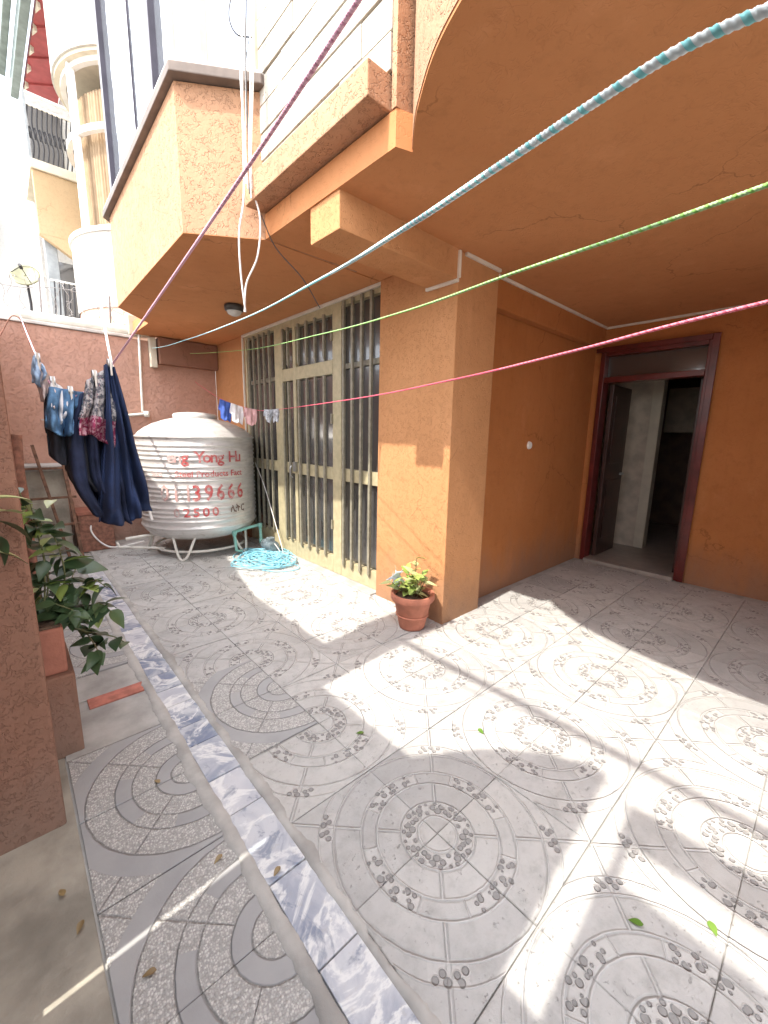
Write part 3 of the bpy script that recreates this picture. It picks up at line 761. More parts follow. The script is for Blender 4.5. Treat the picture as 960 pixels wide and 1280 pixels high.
# pump, pipes, hose
gpipe = empty('green_pipe', (2.2, 5.0, 0), 'pale green plastic pipe bent from the tank to the pump', 'pipe')
MB().tube([(1.98,4.95,.30),(1.98,4.90,.28),(1.98,4.86,.06),(2.05,4.86,.045)],.019,10).build('pipe_run','pipe_green',gpipe)
MB().tube([(1.97,4.90,.285),(2.15,4.92,.31),(2.32,4.93,.33),(2.33,4.92,.30),(2.33,4.90,.10)],.019,10).build('pipe_run','pipe_green',gpipe)
for p in ((1.98,4.90,.275),(2.33,4.92,.32),(2.33,4.90,.12)): MB().lathe([(0,-.03),(.028,-.03),(.028,.03),(0,.03)],p,14).build('elbow','pipe_green',gpipe)
pump = empty('water_pump', (2.36,4.70,0), 'small grey electric water pump on the paving between tank and gate', 'pump')
def xcyl(mb, x0, x1, y, z, r, seg=20):
    mb.tube([(x0,y,z),(x1,y,z)], r, seg)
    return mb
mb = MB(); mb.tube([(2.36,4.80,.095),(2.36,4.60,.095)],.065,20).build('motor','pump_body',pump)
for k in range(6): MB().tube([(2.36,4.775-.03*k,.095),(2.36,4.765-.03*k,.095)],.072,20).build('fin','pump_body',pump)
MB().tube([(2.36,4.90,.09),(2.36,4.80,.09)],[.05,.078],20).build('pump_head','pump_body',pump)
box('foot','grey_metal',pump,2.30,2.42,4.62,4.80,.002,.03,.004); box('terminal_box','pump_body',pump,2.32,2.40,4.66,4.74,.155,.20,.008)
MB().tube(spline([(2.36,4.60,.14),(2.42,4.5,.02),(2.45,4.7,.3),(2.474,5.05,.8),(2.474,5.3,1.1)],8),.006,6).build('cable','cord_white',pump)
coil = []
for k in range(1300):
    a = k*.135 + .5*math.sin(k*.021); rx = .20 + .12*math.sin(k*.033) + .07*math.sin(k*.117); ry = .27 + .13*math.cos(k*.027) + .06*math.sin(k*.081)
    coil.append((2.16+rx*math.cos(a)+.07*math.sin(k*.013), 4.45+ry*math.sin(a)+.09*math.cos(k*.019), .012+.016*(k/1300)*2+.009*math.sin(k*.37)))
tail = spline([coil[-1],(2.30,4.2,.02),(2.33,3.98,.012),(2.24,3.88,.012),(2.05,3.95,.012),(1.95,4.1,.012)],8)
h = MB().tube(coil+tail[1:], .0052, 6).build('garden_hose','hose_blue'); tag(h,'tangled light blue garden hose coiled on the sunlit paving by the gate','hose')

# pipes on the back wall
wp_ = empty('wall_pipe', (1.5,6.5,0), 'thin white water pipe rising on the wall behind the tank', 'pipe')
MB().tube([(1.50,6.57,2.95),(1.46,6.57,1.75)],.016,8).build('riser','pipe_white',wp_); MB().tube([(1.05,6.57,1.66),(1.47,6.57,1.72),(1.52,6.5,1.72)],.02,8).build('branch','pipe_white',wp_)
MB().lathe([(0,-.04),(.035,-.04),(.035,.04),(0,.04)],(1.50,6.54,1.72),12).build('elbow','pipe_white',wp_)
cd = MB().tube(spline([at(124,368,6.55),at(140,455,5.6),at(165,556,4.9),at(190,650,4.75)],8),.014,8).build('prop_pole','cord_white'); tag(cd,'slim white pole leaning from the wall top down to the tank stand','pole')
fp = empty('floor_pipe',(1.1,5.7,0),'bent white steel tube lying on the paving left of the tank stand','pipe')
MB().tube([(.88,5.75,.16),(.90,5.72,.10),(1.30,5.35,.10)],.016,8).build('tube','pipe_white',fp)
MB().tube(spline([(1.2,5.9,.09),(.85,6.0,.05),(.68,6.1,.25),(.75,6.15,.42),(.98,6.1,.43)],8),.010,8).build('loop','cord_white',fp)
MB().tube([(.95,5.6,.22),(1.35,5.45,.27)],.018,8).build('tube','pipe_white',fp)

# ------------------------------------------------------------------ flower pot by the pillar
pot = empty('flower_pot', (2.25,2.11,0), 'round terracotta pot with a leafy yellow green plant at the pillar foot', 'flower pot')
PC = (2.25,2.11,0)
MB().lathe([(0,.004),(.098,.004),(.104,.02),(.145,.225),(.165,.235),(.172,.245),(.172,.285),(.165,.292),(.150,.288),(.140,.25),(0,.25)],PC,40).build('pot','terracotta',pot)
MB().lathe([(.126,.105),(.130,.108),(.1315,.118),(.127,.121)],PC,40).build('ring','terracotta',pot)
MB().lathe([(.1405,.256),(.07,.262),(0,.266)],PC,24).build('soil','soil',pot)
def leaf_mesh(name, l, w, mat, fold=.25, droop=.25, tip=1.0):
    nv = 6; vs, fs = [], []
    for i in range(nv+1):
        t = i/nv; ww = w*math.sin(PI*min(1,(t**.75)))*(1-.25*t*tip) + .002; y = l*t; z = -droop*l*t*t
        vs += [(-ww,y,z+fold*ww),(0,y,z),(ww,y,z+fold*ww)]
    for i in range(nv):
        a = i*3; fs += [(a,a+1,a+4,a+3),(a+1,a+2,a+5,a+4)]
    me = bpy.data.meshes.new(name); me.from_pydata(vs,[],fs); me.materials.append(M[mat])
    me.polygons.foreach_set('use_smooth',[True]*len(fs)); me.update(); return me
def put_leaf(me, parent, p, az, pitch, sc=1.0, roll=0.0):
    o = bpy.data.objects.new('leaf', me); COL.objects.link(o); o.parent = parent
    o.location = Vector(p)-origin(parent); o.rotation_mode = 'ZXY' if False else 'XYZ'
    R_ = Matrix.Rotation(az,3,'Z')@Matrix.Rotation(pitch,3,'X')@Matrix.Rotation(roll,3,'Y')
    o.rotation_euler = R_.to_euler(); o.scale = (sc,sc,sc); return o
LL = leaf_mesh('leaf_l', .085,.026,'leaf_light'); LP = leaf_mesh('leaf_p', .10,.024,'leaf_pale')
for k in range(11):
    a = random.uniform(0,2*PI); r0 = random.uniform(.0,.07); hgt = random.uniform(.08,.25); lean = random.uniform(.03,.12)
    if k == 0: r0, hgt, lean = 0, .30, .02
    b = (PC[0]+r0*math.cos(a),PC[1]+r0*math.sin(a),.26); tp = (b[0]+lean*math.cos(a),b[1]+lean*math.sin(a),.26+hgt)
    MB().tube(spline([b,((b[0]+tp[0])/2+.01,(b[1]+tp[1])/2,.26+hgt*.5),tp],4),.004,6).build('stem','stem',pot)
    for i in range(8):
        t = .25+.75*i/7; q_ = Vector(b).lerp(Vector(tp),t)
        put_leaf(random.choice((LL,LL,LP)),pot,q_,i*2.4+a+random.uniform(-.4,.4),random.uniform(-.2,.9),random.uniform(.7,1.15),random.uniform(-.5,.5))
# scrap of pale plastic stuck in the pot
mb = MB()
for k in range(9):
    a = random.uniform(1.6,3.0); r = random.uniform(.12,.22); c = Vector((PC[0]-.02,PC[1]+.10,.33))
    e = [c+Vector((random.uniform(-.07,.07),random.uniform(-.02,.16),random.uniform(-.05,.12))) for _ in range(3)]
    mb.add(e+[p+Vector((.002,.002,.002)) for p in e],[(0,1,2),(5,4,3),(0,3,4,1),(1,4,5,2),(2,5,3,0)])
o = mb.build('plastic_scrap','plastic_film'); tag(o,'crumpled pale blue plastic film tucked behind the round terracotta pot','plastic')

# ------------------------------------------------------------------ planter with big leaves beside the pillar
blk = empty('planter_block', (.0,2.35,0),'dark brown rendered block standing behind the gate pillar','plinth')
box('block_body','brown_wall',blk,-.05,.125,2.225,2.62,-.02,.40,.012)
plr = empty('planter', (.04,2.40,.4),'square clay planter with a straggling large leaved plant on a brown block','planter')
MB().prism([(-.05,2.25),(.105,2.25),(.105,2.56),(-.05,2.56)],.402,.62).build('box','clay_box',plr,.012)
MB().prism([(-.04,2.26),(.095,2.26),(.095,2.55),(-.04,2.55)],.6205,.632).build('soil','soil',plr)
BL = leaf_mesh('leaf_big', .105,.040,'leaf_dark',.18,.3); BL2 = leaf_mesh('leaf_big2', .09,.030,'leaf_dark',.35,.45); BY = leaf_mesh('leaf_yellow', .10,.032,'leaf_light',.2,.2); BP = leaf_mesh('leaf_ripe', .08,.024,'leaf_pale',.25,.3)
def branch(pts, n, sc=1.0, mix=(0,0,0,1,1), r=.005):
    P = spline(pts,6); MB().tube(P,[r*(1-.6*i/len(P)) for i in range(len(P))],6).build('stem','stem',plr)
    n = int(n*1.6)
    for i in range(n):
        t = .15+.85*i/max(1,n-1); q_ = P[min(len(P)-1,int(t*(len(P)-1)))]
        me = (BL,BL2,BY,BP)[random.choice(mix)]
        put_leaf(me,plr,q_,random.uniform(0,2*PI),random.uniform(-.9,.5),random.uniform(.85,1.3)*sc,random.uniform(-.6,.6))
c0 = (.05,2.42,.63)
YP = 2.45
def pl(px,py,y=YP): return tuple(at(px,py,y))
branch([c0,pl(60,720),pl(45,660),pl(38,630,2.5)],12,1.0,(0,0,1,1,2))
branch([c0,pl(80,730),pl(75,690),pl(60,655,2.5)],12,1.0,(0,1,0,2))
branch([c0,pl(95,745),pl(115,725,2.4),pl(135,735,2.35)],9,1.0,(0,1,0,1,0,2))
branch([c0,pl(100,760),pl(125,755,2.35),pl(140,765,2.3)],9,1.0,(0,1,0,1))
branch([c0,pl(95,780),pl(118,805,2.35),pl(125,825,2.3)],10,.95,(0,1,1))
branch([c0,pl(110,790,2.4),pl(140,795,2.32),pl(155,802,2.3)],4,.7,(0,1))
branch([c0,pl(65,770),pl(50,740),pl(48,710,2.5)],12,1.0,(0,0,1,2))
branch([c0,pl(80,765),pl(85,735),pl(95,710,2.55)],12,1.0,(0,1,0))
branch([c0,pl(75,770,2.35),pl(95,765,2.3),pl(70,755,2.3)],10,1.0,(0,1,0))
branch([c0,pl(55,700),pl(40,650,2.6),pl(22,610,2.65)],9,1.0,(2,0,3,2))
for (px,py,me,az,pi_) in ((62,672,BP,.5,-.4),(66,652,BY,1.2,.2),(48,735,BP,2.2,-.2),(62,698,BP,-1.0,.1),(120,760,BY,3.0,-1.2),(66,625,BP,2.8,0.),(62,690,BY,-.6,.3)): put_leaf(me,plr,pl(px,py,2.4),az,pi_,1.0)
# leaves reaching round the pillar's left edge
vine = empty('vine', (-.22,1.7,.9),'pale green vine leaves hanging in front of the gate pillar','vine')
tmp = plr; plr = vine
for (px,py,me,az,pi_) in ((2,650,BL,-1.2,-.5),(-4,668,BL2,-1.0,-.9),(5,690,BP,-1.4,-.4),(-3,625,BP,-1.5,.2),(3,640,BP,-.9,0.)): put_leaf(me,vine,at(px-10,py,1.74),az,pi_,1.15)
MB().tube([tuple(at(-40,600,1.74)),tuple(at(-10,650,1.74)),tuple(at(-12,700,1.74))],.004,6).build('stem','stem',vine)
plr = tmp

# junk against the left wall
ld = empty('metal_stand', (.35,6.1,0),'rusty brown metal stand with crossbars against the end wall','stand')
for (a,b) in (((.22,5.95,1.32),(.42,5.80,.02)),((.47,6.2,1.4),(.53,5.75,.02)),((.02,6.2,1.2),(.06,5.8,.02))): MB().bar(a,b,.035,.03).build('leg','rust',ld,.004)
for z,y_ in ((.42,5.88),(.72,5.98),(1.05,6.08)): MB().bar((.0,y_,z),(.56,y_,z),.03,.025).build('crossbar','rust',ld,.003)
bs = empty('work_bench', (.2,6.35,0),'grey concrete wash bench along the end wall','bench')
box('bench_top','concrete',bs,-.06,.52,6.10,6.59,1.02,1.08,.008); box('bench_body','old_concrete',bs,-.05,.50,6.25,6.58,0,1.018,.008)
tp_ = empty('water_tap',(.4,6.58,1.5),'small brass tap on the end wall above the wash bench','tap')
MB().tube([(.40,6.60,1.56),(.40,6.48,1.56),(.40,6.46,1.50)],.014,8).build('spout','steel_dull',tp_); MB().bar((.36,6.50,1.60),(.44,6.50,1.60),.014,.01).build('lever','steel_dull',tp_)
bx_ = empty('brown_crate', (.75,6.3,0),'plain brown crate on the ground under the hanging laundry','crate')
box('crate_body','stick_wood',bx_,.56,.92,6.12,6.55,0,.46,.012); box('crate_rim','clay_box',bx_,.55,.93,6.11,6.56,.463,.50,.006)
sk = MB().tube(spline([(.055,4.0,.0),(.06,4.0,.9),(.055,3.98,1.15),(.07,3.99,1.45)],5),[.032]*6+[.036]*5+[.033]*5,10).build('wooden_post','stick_wood'); tag(sk,'short rough brown wooden post standing beside the leafy planter','post')

# ------------------------------------------------------------------ ropes
def rope(name, pts, r, mats, label, lobes=3, pitch=.0045, near=1.2):
    P = [Vector(p) for p in pts]
    out = [P[0]]
    acc = []
    for a, b in zip(P[:-1], P[1:]):
        d = (b-a).length; dd = min((a-CAM).length, (b-CAM).length)
        stp = pitch/6 if dd < near else .03
        n = max(1, int(d/stp))
        out += [a.lerp(b, (i+1)/n) for i in range(n)]
    seg = 12; vs, fs, mi = [], [], []; s = 0; prev = None
    for i, p in enumerate(out):
        d = (out[min(i+1,len(out)-1)]-out[max(i-1,0)]).normalized()
        a = (d.cross(Vector((0,0,1))) if prev is None else prev - d*prev.dot(d)).normalized(); prev = a; b = d.cross(a)
        nearp = (p-CAM).length < near
        if i and nearp and (p-out[i-1]).length < pitch: s += (p-out[i-1]).length
        tw = 2*PI*s/(pitch*lobes)
        for k in range(seg):
            t = 2*PI*k/seg; rr = r*(1+(.09*math.cos(lobes*t) if nearp else 0))
            vs.append(p+(a*math.cos(t+tw)+b*math.sin(t+tw))*rr)
    for i in range(len(out)-1):
        for k in range(seg):
            fs.append((i*seg+k,i*seg+(k+1)%seg,(i+1)*seg+(k+1)%seg,(i+1)*seg+k)); mi.append(1 if (k % seg) < seg//lobes else 0)
    mb = MB(); mb.v = vs; mb.f = fs; mb.mi = mi; mb.sm = [True]*len(fs)
    o = mb.build(name, list(mats), fixn=False); tag(o, label, 'rope', 'washing lines across the courtyard'); return o
def rp(lst): return spline([atd(*q) for q in lst], 10)
def lin(p0, d0, p1, d1, n, sag=0):
    out = []
    for i in range(n+1):
        t = i/n; out.append((p0[0]+(p1[0]-p0[0])*t, p0[1]+(p1[1]-p0[1])*t+sag*4*t*(1-t), 1/((1/d0)*(1-t)+(1/d1)*t)))
    return out
def dep(P): return (Vector(P)-CAM).dot(FWD)
LY = 2.17                                     # the laundry's distance down the yard
dL = dep(at(140,458,LY))
r1 = [(22,387,dep(at(22,387,6.6))),(46,446,dep(at(46,446,2.6))),(74,491,dep(at(74,491,LY+.1))),(104,491,dep(at(104,491,LY))),(140,456,dL)]
rope('clothes_rope', rp(r1)+rp(lin((140,456),dL,(455,-10),.55,6,4))[1:]+[atd(520,-110,.47)], .0036, ('rope_pink','rope_pink_dark'), 'purple pink twisted rope climbing to the top of the view, heavy with laundry')
r2 = [(118,424,dep(at(118,424,6.57))),(135,431,6.3),(190,435,5.6),(235,424,4.2)]
near2 = [(305,398,2.35),(400,349,1.12),(500,289,.62),(620,210,.395),(740,130,.30),(850,62,.255),(960,12,.228),(1060,-25,.21)]
rope('clothes_rope', rp(r2+near2), .0033, ('rope_white','rope_teal'), 'thick white and teal twisted rope passing closest above the camera')
r3 = [(185,436,dep(at(185,436,6.57))),(230,442,6.0),(310,437,4.3)]+[(x,y_,d_) for x,y_,d_ in ((400,418,2.2),(500,391,1.25),(640,342,.78),(800,288,.54),(960,231,.42),(1060,196,.37))]
rope('clothes_rope', rp(r3), .0026, ('rope_green_pale','rope_green'), 'green washing line running just below the white and teal one')
r4 = [(190,437,dep(at(190,437,6.57))),(230,467,6.2),(275,498,5.7),(318,512,5.2),(345,512,4.7)]+[(x,y_,1/(.213+(x-345)/615*(1.75-.213))) for x,y_ in ((440,499),(560,476),(700,443),(830,409),(960,377),(1060,352))]
rope('clothes_rope', rp(r4), .0028, ('rope_red_pale','rope_red'), 'red washing line sloping lowest across the porch, small garments at its far end')

# ------------------------------------------------------------------ laundry
def garment(name, rows, Y, mat, label, cat, ripple=.022, waves=3.0, back=.7, thick=.006, seed=0, group='laundry on the purple pink rope', trim=None):
    """cloth hanging from a line: rows of (left, right) outline points from the fold at the line downwards, front flap and shorter back flap"""
    rg = random.Random(seed); ph = rg.uniform(0, 6); nu = 26; V, F = [], []
    lo = [(Vector(at(*a, Y)), Vector(at(*b, Y))) for a, b in rows]
    ls = spline([a for a, b in lo], 9); rs = spline([b for a, b in lo], 9); nv = len(ls)
    def grid(sgn, frac):
        o = len(V); nn = max(3, int(nv*frac))
        for i in range(nn):
            t = i/(nv-1)
            for k in range(nu+1):
                u = k/nu; p = ls[i].lerp(rs[i], u)
                w = math.sin(u*waves*2*PI+ph+1.3*math.sin(t*2.1+ph)) + .45*math.sin(u*waves*4.3*PI+ph*2+t*3) + .28*math.sin(t*11+u*8+ph) + .2*math.sin(t*17-u*13+ph*3)
                amp = .8*ripple*(.35+1.1*t)
                p = p + Vector((.15*amp*math.cos(u*9+ph), -sgn*(.008+.018*min(1,t*3)) + amp*w*(1 if sgn > 0 else .8), .012*t*math.sin(u*7+ph)))
                V.append(p)
        for i in range(nn-1):
            for k in range(nu):
                a = o+i*(nu+1)+k; F.append((a,a+1,a+nu+2,a+nu+1) if sgn > 0 else (a,a+nu+1,a+nu+2,a+1))
        return o
    a = grid(1, 1.0)
    if back:
        b = grid(-1, back)
        for k in range(nu): F.append((a+k, b+k, b+k+1, a+k+1))
    mb = MB(); mb.v = V; mb.f = F; mb.mi = [0]*len(F); mb.sm = [True]*len(F)
    if trim:
        nf = (nv-1)*nu
        for i in range(len(F)):
            ii = i if i < nf else i-nf
            if (ii//nu)/(nv-1) > trim[0]: mb.mi[i] = 1
    o = mb.build(name, [mat]+([trim[1]] if trim else []), fixn=False)
    md = o.modifiers.new('thick','SOLIDIFY'); md.thickness = thick; md.offset = 0
    tag(o, label, cat, group); return o
garment('hanging_cloth', [((42,444),(50,452)),((40,462),(58,468)),((40,482),(56,480))], LY+.05, 'pale_blue', 'small pale blue cloth at the far upper end of the laundry', 'laundry', .03, 1.5, seed=1)
garment('hanging_cloth', [((50,454),(66,480)),((46,475),(70,497)),((50,500),(66,510))], LY+.04, 'pale_cloth', 'pinkish white top hung next to the small pale blue cloth', 'laundry', .03, 2, seed=2)
garment('hanging_trousers', [((56,490),(80,497)),((57,530),(88,535)),((62,572),(92,582))], LY+.05, 'black_cloth', 'short black trousers hanging behind the light denim pair', 'trousers', .03, 1.5, seed=4)
garment('hanging_shirt', [((64,474),(84,492)),((60,500),(84,512)),((62,524),(80,530))], LY+.035, 'white_cloth', 'greyish white shirt squeezed between the pale top and the denim shorts', 'shirt', .03, 2.4, seed=8)
garment('hanging_trousers', [((84,494),(104,493)),((82,540),(106,540)),((86,590),(110,592)),((98,612),(122,615))], LY+.045, 'black_cloth', 'long black trouser legs hanging behind the navy pair', 'trousers', .03, 1.8, seed=9)
garment('hanging_jeans', [((62,484),(104,491)),((57,515),(102,520)),((58,538),(98,546))], LY+.01, 'denim', 'light blue denim shorts in the middle of the sagging rope', 'jeans', .04, 2.2, seed=3)
garment('hanging_trousers', [((98,494),(132,478)),((86,545),(140,540)),((92,600),(150,600)),((118,640),(160,650))], LY+.02, 'navy', 'crumpled dark navy trousers hanging below the floral blouse', 'trousers', .05, 2.6, seed=5)
garment('hanging_blouse', [((108,476),(138,458)),((104,502),(141,500)),((98,522),(142,528)),((97,540),(140,556))], LY-.03, 'floral', 'grey floral blouse with crimson hem beside the long navy skirt', 'blouse', .03, 2.2, seed=6, trim=(.60,'crimson_trim'))
garment('hanging_skirt', [((131,456),(142,460)),((132,500),(153,505)),((132,560),(167,562)),((128,620),(182,615)),((127,657),(190,640))], LY-.05, 'navy_skirt', 'long dark blue skirt flaring down, nearest the tank', 'skirt', .045, 2.4, .95, seed=7)
G4 = 'small laundry on the red rope'
def small(xs, d0, d1, y0, h, mat, label, seed, cat='sock'):
    x0, x1 = xs; rows = [((x0,y0[0]),(x1,y0[1])),((x0,y0[0]+h*.5),(x1,y0[1]+h*.5)),((x0+1,y0[0]+h),(x1-1,y0[1]+h))]
    garment('small_garment', rows, d0, mat, label, cat, .012, 1.2, .6, .005, seed, G4)
small((275,288),4.55,0,(499,504),24,'blue_cloth','small blue garment pegged first on the red rope above the tank',11,'laundry')
small((289,303),4.45,0,(504,509),22,'white_cloth','small white garment pegged beside the blue one above the tank',12,'laundry')
small((306,320),4.35,0,(510,512),20,'pink_cloth','small pink garment pegged in front of the gate edge',13,'laundry')
small((331,339),4.2,0,(512,512),16,'grey_cloth','grey patterned sock pegged on the red rope, left of a pair',14)
small((340,348),4.15,0,(512,511),16,'grey_cloth','grey patterned sock pegged on the red rope, right of a pair',15)

for n_, (px, py, Y_) in enumerate(((47,449,LY+.04),(66,478,LY+.03),(88,490,LY+.0),(118,470,LY-.035),(137,456,LY-.055))):
    p = Vector(at(px, py, Y_)); pg = empty('clothes_peg', p, ('pale wooden peg on the small blue cloth','pale wooden peg on the greyish white shirt','pale wooden peg on the denim shorts','pale wooden peg on the floral blouse','pale wooden peg at the top of the long navy skirt')[n_], 'peg', 'pegs on the purple pink rope')
    for sg in (-1, 1): MB().bar(p+Vector((0,sg*.017,.022)), p+Vector((0,sg*.022,-.045)), .012, .006).build('jaw', 'conduit', pg)
    MB().tube([p+Vector((-.008,0,.004)),p+Vector((.008,0,.004))],.02,8).build('spring','steel_dull',pg)
# hanging cables at the stone corner
cb = empty('hanging_cables', (1.38,2.80,2.8),'loose white and black cables dangling down the corner beside the stone cladding','cables')
def cable(pts, mat, r=.0045): MB().tube(spline(pts,7),r,6).build('cable',mat,cb)
for k, dx in enumerate((0,.02,.045,.07)):
    yb = 2.70-.012*k
    cable([at(300+k*4,-30,yb),at(302+k*3.5+random.uniform(-2,2),90,yb),at(306+k*2.5+random.uniform(-2,2),180,yb),at(308+k*2,230+6*k,yb)],'cord_white' if k!=2 else 'cable_black',.004)
cable([at(302,-30,2.68),at(303,120,2.68),at(305,240,2.68),at(299,290,2.7),at(301,340,2.75),at(307,390,2.8)],'cord_white',.006)
cable([at(317,-30,2.67),at(316,100,2.67),at(314,220,2.68),at(325,272,2.68),at(322,320,2.7),at(308,355,2.78),at(306,390,2.8)],'cord_white',.006)
cable([at(296,-30,2.69),at(286,15,2.69),at(295,42,2.69),at(316,47,2.69)],'cable_black',.004)
cable([at(326,268,2.7),at(345,310,2.72),at(378,348,2.72),at(400,385,2.75)],'cable_black',.0035)
lampo = empty('ceiling_lamp',(1.86,4.33,2.75),'round dark bulkhead lamp under the bay overhang','lamp')
MB().lathe([(0,0),(.085,0),(.095,-.015),(.09,-.05),(.075,-.06)],(1.86,4.33,CZ-.007),24).build('housing','lamp_dark',lampo)
MB().lathe([(.074,-.058),(.06,-.085),(.03,-.1),(0,-.103)],(1.86,4.33,CZ-.007),24).build('globe','lamp_glass',lampo)

# ------------------------------------------------------------------ neighbouring house behind the wall
nb = empty('neighbour_house',(1.8,9.4,0),'white neighbouring house with rounded bay and curtained window behind the end wall','house')
NC = (2.58,9.15); NR = 1.38
def arcp(r, a0=PI*.35, a1=PI*1.65, n=40): return [(NC[0]+r*math.cos(a0+(a1-a0)*i/n), NC[1]+r*math.sin(a0+(a1-a0)*i/n)) for i in range(n+1)]
def curved(name, r0, r1, z0, z1, mat, a0=PI*.5, a1=PI*1.6, n=44):
    return MB().prism(arcp(r1,a0,a1,n)+arcp(r0,a0,a1,n)[::-1], z0, z1).build(name,mat,nb,fixn=False)
curved('bay_parapet', NR-.12, NR, 3.45, 4.55, 'neigh_white'); curved('bay_sill', NR-.14, NR+.03, 4.553, 4.62, 'white_paint')
curved('bay_base', .2, NR-.02, 3.0, 3.448, 'pink_band'); curved('bay_head', NR-.12, NR+.02, 6.98, 9.6, 'neigh_white'); curved('bay_head_soffit', .2, NR-.01, 6.93, 6.978, 'cream_paint')
curved('bay_wall', .2, NR-.55, 4.2, 6.9, 'inner_brown')
wn_ = curved('bay_window', NR-.16, NR-.08, 4.60, 4.68, 'white_paint')
curt = MB()
cpts = []
for i in range(241):
    a = PI*.8+(PI*.7)*i/240; r = NR-.26+.018*math.sin(i*1.1)+.008*math.sin(i*2.7); cpts.append((NC[0]+r*math.cos(a),NC[1]+r*math.sin(a)))
curt.add([(x,y_,4.65) for x,y_ in cpts]+[(x,y_,6.62) for x,y_ in cpts],[(i,i+1,242+i,241+i) for i in range(240)],0,True)
co = curt.build('curtain','curtain',wn_,fixn=False)
for (z0,z1) in ((5.98,6.07),(6.86,6.93)): MB().prism(arcp(NR-.08,PI*.8,PI*1.5)+arcp(NR-.16,PI*.8,PI*1.5)[::-1],z0,z1).build('rail','white_paint',wn_,fixn=False)
for a in (1.10,1.58):
    x,y_ = NC[0]+(NR-.10)*math.cos(a*PI),NC[1]+(NR-.10)*math.sin(a*PI); w=.05
    MB().box(x-w,x+w,y_-w,y_+w,4.62,6.93).build('post','white_paint',wn_,.01)
box('house_wall','neigh_white',nb,1.75,6.0,9.6,14,0,10,0)
# set-back balcony side of the same house
box('balcony_parapet','neigh_tan',nb,.86,1.74,10.0,10.12,4.85,5.85,.01); box('balcony_slab','cream_paint',nb,.84,1.74,9.96,11.4,5.853,6.0,.01)
MB().add([(.86,10.0,4.85),(1.74,10.0,4.85),(1.74,10.0,4.30),(.86,10.12,4.85),(1.74,10.12,4.85),(1.74,10.12,4.30)],[(0,1,2),(3,5,4),(0,2,5,3),(1,0,3,4),(2,1,4,5)]).build('balcony_bracket','neigh_tan',nb)
box('post','grey_metal',nb,.92,1.10,10.14,10.3,3.0,5.0,.01); box('post','grey_metal',nb,.84,.88,9.98,10.02,6.0,7.02,.004)
box('dark_opening','dark_glass',nb,1.10,1.315,10.15,10.4,3.2,4.5,0)
box('set_back_wall','neigh_white',nb,.95,1.74,11.3,14,0,7.72,0); box('dark_opening','dark_glass',nb,1.0,1.5,11.25,11.296,6.0,7.5,0)
rl = box('railing','pipe_white',nb,.86,1.74,9.985,10.015,6.96,7.0,.004); box('rail','pipe_white',rl,.86,1.74,9.985,10.015,6.80,6.83,.004)
for k in range(12):
    x = .90+.066*k; MB().tube(spline([(x,10,6.0),(x+.03,10,6.25),(x-.03,10,6.5),(x,10,6.80)],5),.012,6).build('baluster','iron',rl)
    MB().tube([(x+.015*math.cos(t_*PI/5),10,6.4+.09*math.sin(t_*PI/5)) for t_ in range(10)],.009,5,closed=True).build('scroll','iron',rl)
r2_ = box('railing','pipe_white',nb,.86,1.30,9.2,9.23,3.90,3.93,.004)
for k in range(7):
    x=.88+.065*k; MB().tube(spline([(x-.05,9.2,3.0),(x,9.2,3.4),(x+.03,9.2,3.9)],5),.012,6).build('baluster','iron',r2_)
# red eave soffit with grey gutter
def atz(px, py, z):
    d = RIGHT*((px-480)/FPX) + DOWN*((py-640)/FPX) + FWD
    return CAM + d*((z-CAM.z)/d.z)
EZ = 8.6; up = Vector((0,0,.12))
e0, e1, e2, e3 = atz(47,-12,EZ), atz(88,-12,EZ), atz(72,136,EZ), atz(27,132,EZ)
rf = MB().add([e0,e1,e2,e3,e0+up,e1+up,e2+up,e3+up],[(0,1,2,3),(7,6,5,4),(0,4,5,1),(1,5,6,2),(2,6,7,3),(3,7,4,0)]).build('eave_soffit','red_soffit',nb)
gd = Vector((-.13,0,.10))
MB().bar(e0+gd,e3+gd-(e3-e0)*.06,.14,.26).build('gutter','gutter',rf,.02); MB().bar(e0+gd*2.4+up,e3+gd*2.4+up-(e3-e0)*.10,.12,.24).build('fascia','gutter',rf,.02)
for k in range(6):
    p = e0.lerp(e3,k/6+.06); dd = (e3-e0)/6
    MB().add([p,p+Vector((.05,.02,-.01)),p+dd*.4,p+Vector((0,0,-.10)),p+Vector((.05,.02,-.09)),p+dd*.4+Vector((0,0,-.06))],[(0,1,2),(5,4,3),(0,3,4,1),(1,4,5,2),(2,5,3,0)]).build('eave_bracket','cream_paint',rf)
for k in range(1,4):
    a, b = e0.lerp(e3,k/4), e1.lerp(e2,k/4); MB().bar(a+Vector((0,0,-.02)),b+Vector((0,0,-.02)),.03,.03).build('batten','red_soffit',rf)
# far pale house
fh = empty('far_house',(.2,16,0),'distant pale house with grey roof edge beyond the satellite dish','house')
MB().box(.2,1.6,17,20,0,6.2).build('wall','neigh_white',fh); MB().bar((.1,16.8,6.25),(.5,16.8,7.4),.12,.2).build('roof_edge','grey_metal',fh); MB().add([(.2,17,6.2),(1.6,17,6.2),(1.6,17,7.6),(.5,17,7.4),(.2,20,6.2),(1.6,20,6.2),(1.6,20,7.6),(.5,20,7.4)],[(0,1,2,3),(7,6,5,4),(0,3,7,4),(1,5,6,2),(3,2,6,7),(0,4,5,1)]).build('gable','neigh_white',fh)
dsh = empty('satellite_dish',at(32,375,8.0),'round olive satellite dish behind the razor wire on the end wall','satellite dish')
dc = Vector(at(32,345,8.0)); nrm = Vector((-.3,-.8,.45)).normalized(); ax = nrm.cross(Vector((0,0,1))).normalized(); ay = nrm.cross(ax)
mb = MB(); vs=[];fs=[]
